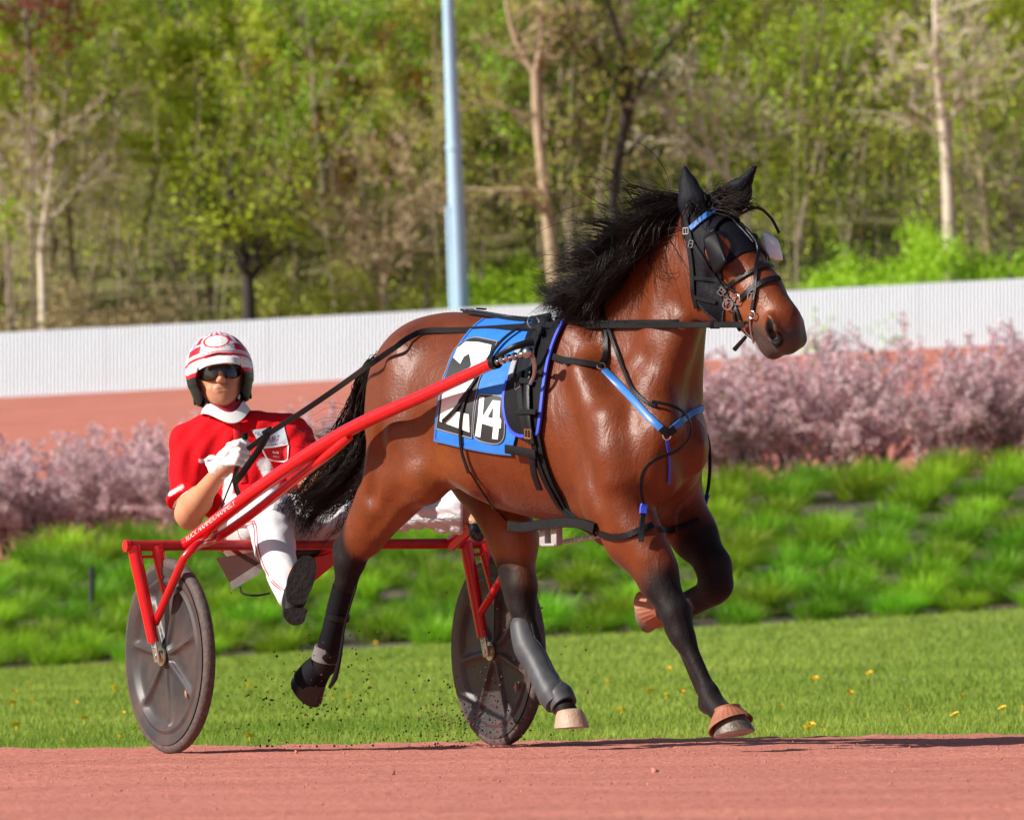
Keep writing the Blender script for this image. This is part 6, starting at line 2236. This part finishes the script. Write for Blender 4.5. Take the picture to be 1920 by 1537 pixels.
strap('flap_edge', [(487, 840), (510, 838), (541, 833)], .005, M_wtrim, person, .006, .002, n=4, **sh)
strap('flap_edge', [(491, 842), (497, 855), (505, 864), (538, 865), (543, 858), (542, 836)], .005, M_wtrim, person, .006, .002, n=4, **sh)
M_plum = mat('plum_lettering', (.13, .03, .07), rough=.6)
M_blet = mat('blue_lettering', (.08, .12, .35), rough=.6)
def shirt_text(body, px, py, size, m, ang=8):
    p, n_ = hit(px, py, shirt_bvh)
    a = math.radians(ang)
    Xd = Vector((math.cos(a), 0, math.sin(a)))
    Xd = (Xd - n_ * Xd.dot(n_)).normalized()
    Yd = n_.cross(Xd)
    if Yd.z < 0: Yd = -Yd
    text_mesh('lettering', body, size, p + n_ * .007, Xd, Yd, m, person, .0003)
shirt_text('PA', 478, 815, .014, M_plum)
shirt_text('URE', 503, 829, .026, M_plum)
shirt_text('REALS', 508, 835, .008, M_blet)
shirt_text('PD', 528, 832, .009, mat('pink_lettering', (.6, .2, .25), rough=.6))
shirt_text('Rudy', 510, 850, .012, M_wtrim, 0)
shirt_text('Mora', 511, 858, .011, M_wtrim, 0)

# --- trousers
tf = Field((-1.05, 29.35, .50), (-.08, 30.60, 1.02), .0075)
bc(tf, (480, 990, 30.33), (530, 990, 30.33), .125, .125, .05, .9)
bc(tf, (456, 988, 30.32), (505, 962, 29.95), .112, .084, .04)
bc(tf, (505, 962, 29.93), (514, 1020, 29.80), .086, .070, .03)
bc(tf, (514, 1020, 29.80), (535, 1090, 29.60), .070, .054, .03)
bc(tf, (535, 1090, 29.60), (545, 1116, 29.57), .054, .050, .02)
bc(tf, (540, 990, 30.32), (690, 955, 30.12), .110, .078, .04)
bc(tf, (690, 955, 30.12), (800, 958, 30.05), .078, .060, .03)
bc(tf, (800, 958, 30.05), (862, 962, 30.00), .060, .076, .03)
X = tf.ax[0][:, None, None]; Y = tf.ax[1][None, :, None]; Z = tf.ax[2][None, None, :]
fold = np.sin(X * 70 + Z * 55 + 3.2 * np.sin(X * 17 + Z * 23) + Y * 20) * .0060 + np.sin(X * 33 - Z * 85 + 2.5 * np.sin(Z * 31 + X * 12)) * .0055
tf.f += (fold * (.25 + .75 * smoothstep(X + 0 * Y + 0 * Z, -.75, -.40))).astype(np.float32)
e = D(868, 962, 30.0)
sub_half(tf, e, (1, 0, 0), e, .15)
tv, tff = tf.mesh(1)
link('trousers', mesh_np('trousers', tv, tff), M_trous, person)
tbvh = BVHTree.FromPolygons([Vector(x) for x in tv], [tuple(int(i) for i in q) for q in tff])
M_stripe = mat('red_stripe', (.55, .02, .05), rough=.6)
for off in (0, 5):
    strap('piping', [(482 - off, 990), (484 - off, 1020), (490 - off, 1045), (502 - off, 1075), (520 - off, 1096), (532 - off, 1106)], .0035, M_stripe, person, .001, .002, n=6, bvh=tbvh)
    strap('piping', [(440, 985 + off), (462, 980 + off), (478, 976 + off)], .0035, M_stripe, person, .001, .002, n=6, bvh=tbvh)
    strap('piping', [(478 - off, 978), (482 - off, 990)], .0035, M_stripe, person, .001, .002, n=3, bvh=tbvh)

# --- boots
gf = Field((-.95, 29.40, .40), (-.60, 29.75, .75), .005)
bc(gf, (540, 1105, 29.62), (550, 1125, 29.555), .046, .042, .03)
bc(gf, (547, 1148, 29.53), (556, 1110, 29.53), .034, .036, .02, .8)
bc(gf, (556, 1110, 29.53), (574, 1064, 29.52), .038, .038, .02, .7)
gv, gff = gf.mesh(1)
link('boot', mesh_np('boot', gv, gff), M_boot, person)
def plate(name, poly, Y, th, m, parent, dY=0):
    bm = bmesh.new()
    a = [bm.verts.new(D(x, y, Y + dY * (y - poly[0][1]))) for x, y in poly]
    b = [bm.verts.new(D(x, y, Y + dY * (y - poly[0][1]) + th)) for x, y in poly]
    n = len(poly)
    bm.faces.new(a); bm.faces.new(b[::-1])
    for i in range(n): bm.faces.new((a[i], a[(i + 1) % n], b[(i + 1) % n], b[i]))
    bmesh.ops.bevel(bm, geom=[e for e in bm.edges if (e.verts[0] in a and e.verts[1] in a)], offset=.003, segments=2, affect='EDGES')
    return link(name, bm_mesh(name, bm), m, parent)
sole = [(v.x, v.y) for v in smooth_path([Vector(q + (0,)) for q in [(578, 1041), (590, 1048), (593, 1070), (586, 1100), (575, 1120), (572, 1131), (541, 1130), (536, 1108), (540, 1080), (553, 1055), (566, 1043), (578, 1041)]], 4)][:-1]
plate('sole', sole, 29.485, .012, M_sole, person)
heel = [(v.x, v.y) for v in smooth_path([Vector(q + (0,)) for q in [(533, 1140), (573, 1140), (574, 1152), (568, 1167), (552, 1172), (537, 1164), (533, 1150), (533, 1140)]], 4)][:-1]
plate('heel', heel, 29.470, .030, M_sole, person)
gf = Field((-.30, 29.75, .40), (.05, 30.15, .80), .006)
bc(gf, (872, 958, 30.0), (888, 952, 29.98), .055, .052, .03)
bc(gf, (893, 955, 29.97), (900, 985, 29.92), .050, .040, .03, .9)
bc(gf, (900, 985, 29.92), (895, 1000, 29.88), .034, .030, .02)
gv, gff = gf.mesh(1)
link('boot', mesh_np('boot', gv, gff), M_boot, person)

# --- gloves: palm, four curled fingers and a thumb
def glove(pts, cuff):
    F = Field(tuple(np.min([list(D(*p)) for p in pts['all']], 0) - .07), tuple(np.max([list(D(*p)) for p in pts['all']], 0) + .07), .0028)
    for a, b, ra, rb, fl in pts['palm']:
        bc(F, a, b, ra, rb, .012, fl)
    for ch in pts['fingers']:
        for (a, ra), (b, rb) in zip(ch[:-1], ch[1:]):
            bc(F, a, b, ra, rb, .0035)
    v, f = F.mesh(1)
    o = link('glove', mesh_np('glove', v, f), M_glove, person)
    return o
Yh = 29.93
fg = []
for i, (kx, ky) in enumerate(((446, 833), (449, 844), (447, 855), (442, 866))):
    L = (1.0, 1.08, 1.02, .85)[i]
    fg.append([((kx - 16, ky + 2, Yh - .018), .0125), ((kx, ky, Yh - .040), .0120), ((kx + 14 * L, ky + 2, Yh - .026), .0112), ((kx + 13 * L, ky + 4, Yh - .002), .0105), ((kx + 2, ky + 4, Yh + .004), .009)])
fg.append([((425, 850, Yh - .015), .0145), ((440, 832, Yh - .022), .0130), ((456, 827, Yh - .012), .0115), ((464, 832, Yh + .004), .010)])
gl = {'palm': [((406, 877, 29.99), (424, 862, 29.955), .031, .033, .85), ((424, 862, 29.955), (436, 848, 29.935), .036, .034, .75), ((398, 866, 30.01), (418, 884, 29.985), .026, .026, .9)],
      'fingers': fg, 'all': [(395, 900, 30.03), (475, 815, 29.86)]}
glove(gl, None)
fg = []
for i, (kx, ky) in enumerate(((672, 848), (677, 858), (677, 868), (672, 878))):
    fg.append([((kx - 14, ky, 29.90), .012), ((kx, ky, 29.88), .0115), ((kx + 12, ky + 2, 29.89), .0108), ((kx + 10, ky + 3, 29.92), .010)])
fg.append([((655, 850, 29.91), .013), ((668, 838, 29.90), .012), ((680, 838, 29.91), .010)])
glove({'palm': [((646, 874, 29.96), (664, 862, 29.92), .030, .034, .8)], 'fingers': fg, 'all': [(640, 890, 29.98), (695, 830, 29.86)]}, None)
tube('glove_strap', [D(384, 862, 29.99), D(402, 858, 29.96), D(412, 862, 29.945)], .004, M_wtrim, person, 6, 4)

# --- helmet
kf = Field(tuple(HC - Vector((.17, .17, .14))), tuple(HC + Vector((.17, .17, .19))), .0032)
def kk(a, b, ra, rb, k=.02, flat=1.0, n=None, **kw):
    kf.cone(fp_(*a), fp_(*b), ra, rb, k, flat, n if n is not None else FX, **kw)
kk((0, -.028, .035), (0, .000, .042), .122, .112, .03, .98)
kk((0, -.03, -.03), (0, -.03, -.04), .112, .106, .04, 1.0)
for s in (1, -1):
    kk((s * .078, .000, -.02), (s * .074, -.010, -.075), .034, .026, .03, .6)
kk((0, .02, -.016), (0, .14, -.03), .082, .094, .008, 1.0, op='sub')
kk((0, .075, -.10), (0, .12, -.10), .085, .085, .01, 1.0, op='sub')
kk((0, -.02, -.10), (0, -.02, -.20), .086, .10, .01, 1.0, op='sub')
kk((0, -.02, .01), (0, -.02, -.05), .094, .090, .005, .92, op='sub')
kv, kff = kf.mesh(1)
helm_me = mesh_np('helmet', kv, kff)
L_ = (kv - np.array(HC)) @ np.array([list(FX), list(FY), list(FZ)]).T
x, y, z = L_.T
rc = np.linalg.norm(L_ - np.array((0, -.02, .035)), axis=1)
WHT, RED, DRK, BLUE = np.array((.80, .79, .80)), np.array((.60, .012, .03)), np.array((.02, .02, .025)), np.array((.28, .33, .5))
pc = np.tile(WHT, (len(kv), 1))
def pm_(w, c):
    global pc
    w = np.clip(w, 0, 1)[:, None]
    pc = pc * (1 - w) + c * w
az = np.arctan2(x, y + .02)
zz = z - .01 * np.cos(az)
def band(v, lo, hi, s=.0012): return smoothstep(v, lo - s, lo + s) * (1 - smoothstep(v, hi - s, hi + s))
zt = z - .020 * (1 - np.cos(az))*0 + .012 * np.abs(az)
pm_(band(zt, .057, .068) , RED)
pm_(band(zt, .0715, .0745), RED)
pm_(band(zt, .0505, .0525), RED)
pm_(band(zt, .080, .108) * smoothstep(np.abs(az), .52, .56) * (1 - smoothstep(np.abs(az), 1.3, 1.34)), RED)
pm_(band(zt, .105, .128) * smoothstep(np.abs(az), .75, .78) * band(np.abs(az + .05 * np.sin(zt * 200)), .8, 1.1, .02), BLUE)
pm_(band(zt, .114, .142) * smoothstep(np.abs(az), .45, .48) * (1 - smoothstep(np.abs(az), 1.0, 1.04)) * (np.sin(az * 16) > -.2), RED)
ov = np.sqrt((x / .040) ** 2 + ((z - .112) / .022) ** 2)
pm_(band(ov, 1.02, 1.22, .03) * (y > 0), RED)
pm_(band(ov, 1.35, 1.40, .02) * (y > 0), np.array((.35, .2, .25)))
pm_(band(ov, .55, .62, .03) * (y > 0) * (np.sin(x * 420) > -.2), np.array((.7, .25, .25)))
wx = np.abs(x) - .038
pm_(band(wx, .0, .022) * band(z - .100 + wx * .4, -.012, .004) * (np.sin((z + np.abs(x) * .6) * 1500) > .2) * (y > 0), DRK)
pm_(band(z, .138, .152, .001) * (y > -.05) * (np.sin(az * 22) > 0.1), RED)
pm_(band(z, .138, .152, .001) * (y > -.05) * (np.sin(az * 22 + 1.5) > 0.75), BLUE)
inner = (rc < .104) | ((z < .03) & (np.abs(x) < .086) & (y < .02) & (y > -.10))
pm_(inner.astype(float), DRK)
pm_(smoothstep(-z, -.012, .004), DRK)
pm_(band(z + .3 * np.clip(y, -1, .0), -.004, .010), RED)
set_color(helm_me, 'paint', pc)
link('helmet', helm_me, M_helm, person)
# visor
bm = bmesh.new()
rows = []
for i in range(25):
    a = (i / 24 - .5) * 1.45
    sx, cy = math.sin(a), math.cos(a)
    e = 1 - abs(i / 24 - .5) ** 6 * 40
    row = [fp_(.114 * sx, .114 * cy - .018, .056 - .012 * (1 - cy) * 2), fp_(.114 * sx * 1.0, .114 * cy + .022 * max(e, .2), .046 - .012 * (1 - cy) * 2), fp_(.112 * sx, .114 * cy + .040 * max(e, .1), .022 - .012 * (1 - cy) * 2)]
    row += [r_ - FZ * .003 - FY * .003 for r_ in row[::-1]]
    rows.append([bm.verts.new(p) for p in row])
for i in range(24):
    for j in range(6):
        bm.faces.new((rows[i][j], rows[i + 1][j], rows[i + 1][(j + 1) % 6], rows[i][(j + 1) % 6]))
bm.faces.new(rows[0]); bm.faces.new(rows[-1][::-1])
link('visor', bm_mesh('visor', bm), M_wtrim, person)
tube('trim', [fp_(.121 * math.sin(a), .119 * math.cos(a) - .022, .056 - .012 * abs(a)) for a in [i / 12 * 1.5 - .75 for i in range(13)]], .0045, M_wtrim, person, 8, 2)
# glasses: one wrapped shield notched for the nose
bm = bmesh.new()
cols_ = []
for i in range(33):
    a = (i / 32 - .5) * 2.0
    x_g = .086 * math.sin(a)
    y_g = .098 * math.cos(a) - .004 - .03 * (1 - math.cos(a))
    bot = -.030 + .022 * math.exp(-(x_g / .012) ** 2) + .020 * (abs(x_g) / .072) ** 5
    topz = .030
    cols_.append([bm.verts.new(fp_(x_g, y_g + .002 * math.sin(j / 6 * math.pi), topz + (bot - topz) * j / 6)) for j in range(7)])
for i in range(32):
    for j in range(6):
        bm.faces.new((cols_[i][j], cols_[i + 1][j], cols_[i + 1][j + 1], cols_[i][j + 1]))
o = link('sunglasses', bm_mesh('sunglasses', bm), M_lens, person)
md = o.modifiers.new('thickness', 'SOLIDIFY'); md.thickness = .003
for s in (1, -1):
    tube('temple', [fp_(s * .071, .05, .012), fp_(s * .076, .0, .012)], .003, M_lens, person, 6)
    tube('chin_strap', [fp_(s * .084, .004, -.045), fp_(s * .062, .022, -.088), fp_(s * .030, .030, -.118), fp_(0, .034, -.124)], [.005, .0045, .0045, .0045], M_leather, person, 8, 6)
tube('strap_buckle', [fp_(.060, .030, -.085), fp_(.052, .036, -.098)], .0055, M_chrome, person, 8)
for s in (1, -1):
    bm = bmesh.new()
    box_into(bm, fp_(s * .094, -.03, -.078), .022, .03, .03, (FX, FY, FZ), .004)
    link('helmet_clip', bm_mesh('helmet_clip', bm), M_pad, person)

# --- reins and whip, held in the glove
reins = empty('reins', D(470, 845, 29.9), label='long black leather reins running from the glove to the bit', cat='reins')
def rein(name, pts, w, parent=reins, th=.004, n=8, nrm=None):
    c = smooth_path([D(*q) for q in pts], n)
    nn = [(CAM - q).normalized() for q in c]
    return ribbon(name, c, nn, w, th, M_leather, parent)
bitp, bn = hit(1398, 606, head_bvh)
yb = bitp.y - .02
y0 = H(1005, 612, .10).y - .02
hpt = hit(850, 618)[0].y
rein('near_rein', [(1396, 609, yb), (1300, 609, yb + .10), (1200, 610, hit(1200, 612)[0].y - .012), (1100, 610, hit(1100, 612)[0].y - .012), (1005, 610, y0)], .020, th=.005)
rein('near_rein', [(1005, 610, y0), (930, 615, hit(930, 616)[0].y - .020), (860, 619, hit(860, 619)[0].y - .018), (800, 620, hit(800, 621)[0].y - .018), (768, 632, hit(768, 634)[0].y - .018), (742, 650, hit(745, 652)[0].y - .035), (716, 668, min(hit(718, 672)[0].y, 29.40) - .04), (690, 686, min(hit(702, 690)[0].y, 29.45) - .06), (640, 722, 29.44), (570, 770, 29.62), (505, 812, 29.80), (465, 842, 29.90)], .020, th=.005)
rein('far_rein', [(1318, 602, yb + .2), (1240, 603, hit(1240, 603)[0].y - .012), (1150, 604, hit(1150, 604)[0].y - .012), (1080, 605, hit(1080, 606)[0].y - .012), (1010, 608, y0 + .02)], .014)
buckle_p = D(1340, 609, yb + .05)
bm = bmesh.new(); box_into(bm, buckle_p, .034, .010, .026, None, .003); link('rein_buckle', bm_mesh('rein_buckle', bm), M_leather, reins)
ring('rein_ring', D(1000, 604, y0 - .02), (0.3, -1, .1), .020, .003, M_chrome, reins)
rein('rein_end', [(503, 812, 29.80), (490, 835, 29.84), (470, 865, 29.86), (452, 890, 29.90), (440, 905, 29.95)], .024)
rein('rein_loop', [(448, 868, 29.90), (440, 900, 30.0), (452, 935, 30.05), (470, 955, 30.1)], .018)
bm = bmesh.new(); box_into(bm, D(502, 809, 29.80), .040, .016, .024, (Vector((.85, 0, .53)), Vector((0, 1, 0)), Vector((-.53, 0, .85))), .003)
link('rein_buckle', bm_mesh('rein_buckle', bm), M_leather, reins)
whip = empty('whip', D(458, 830, 29.92), label='thin driving whip with a black knob held upright in the white glove', cat='whip')
tube('handle', [D(459, 815, 29.915), D(457, 840, 29.92), D(447, 872, 29.93)], [.0065, .0065, .006], M_leather, whip, 10)
tube('knob', [D(459, 812, 29.915), D(459, 824, 29.915)], [.015, .011], M_leather, whip, 12)
tube('lash', [D(444, 880, 29.935), D(425, 925, 29.98), D(411, 965, 30.03), D(398, 1010, 30.08)], [.004, .003, .003, .002], M_leather, whip, 6, 4)
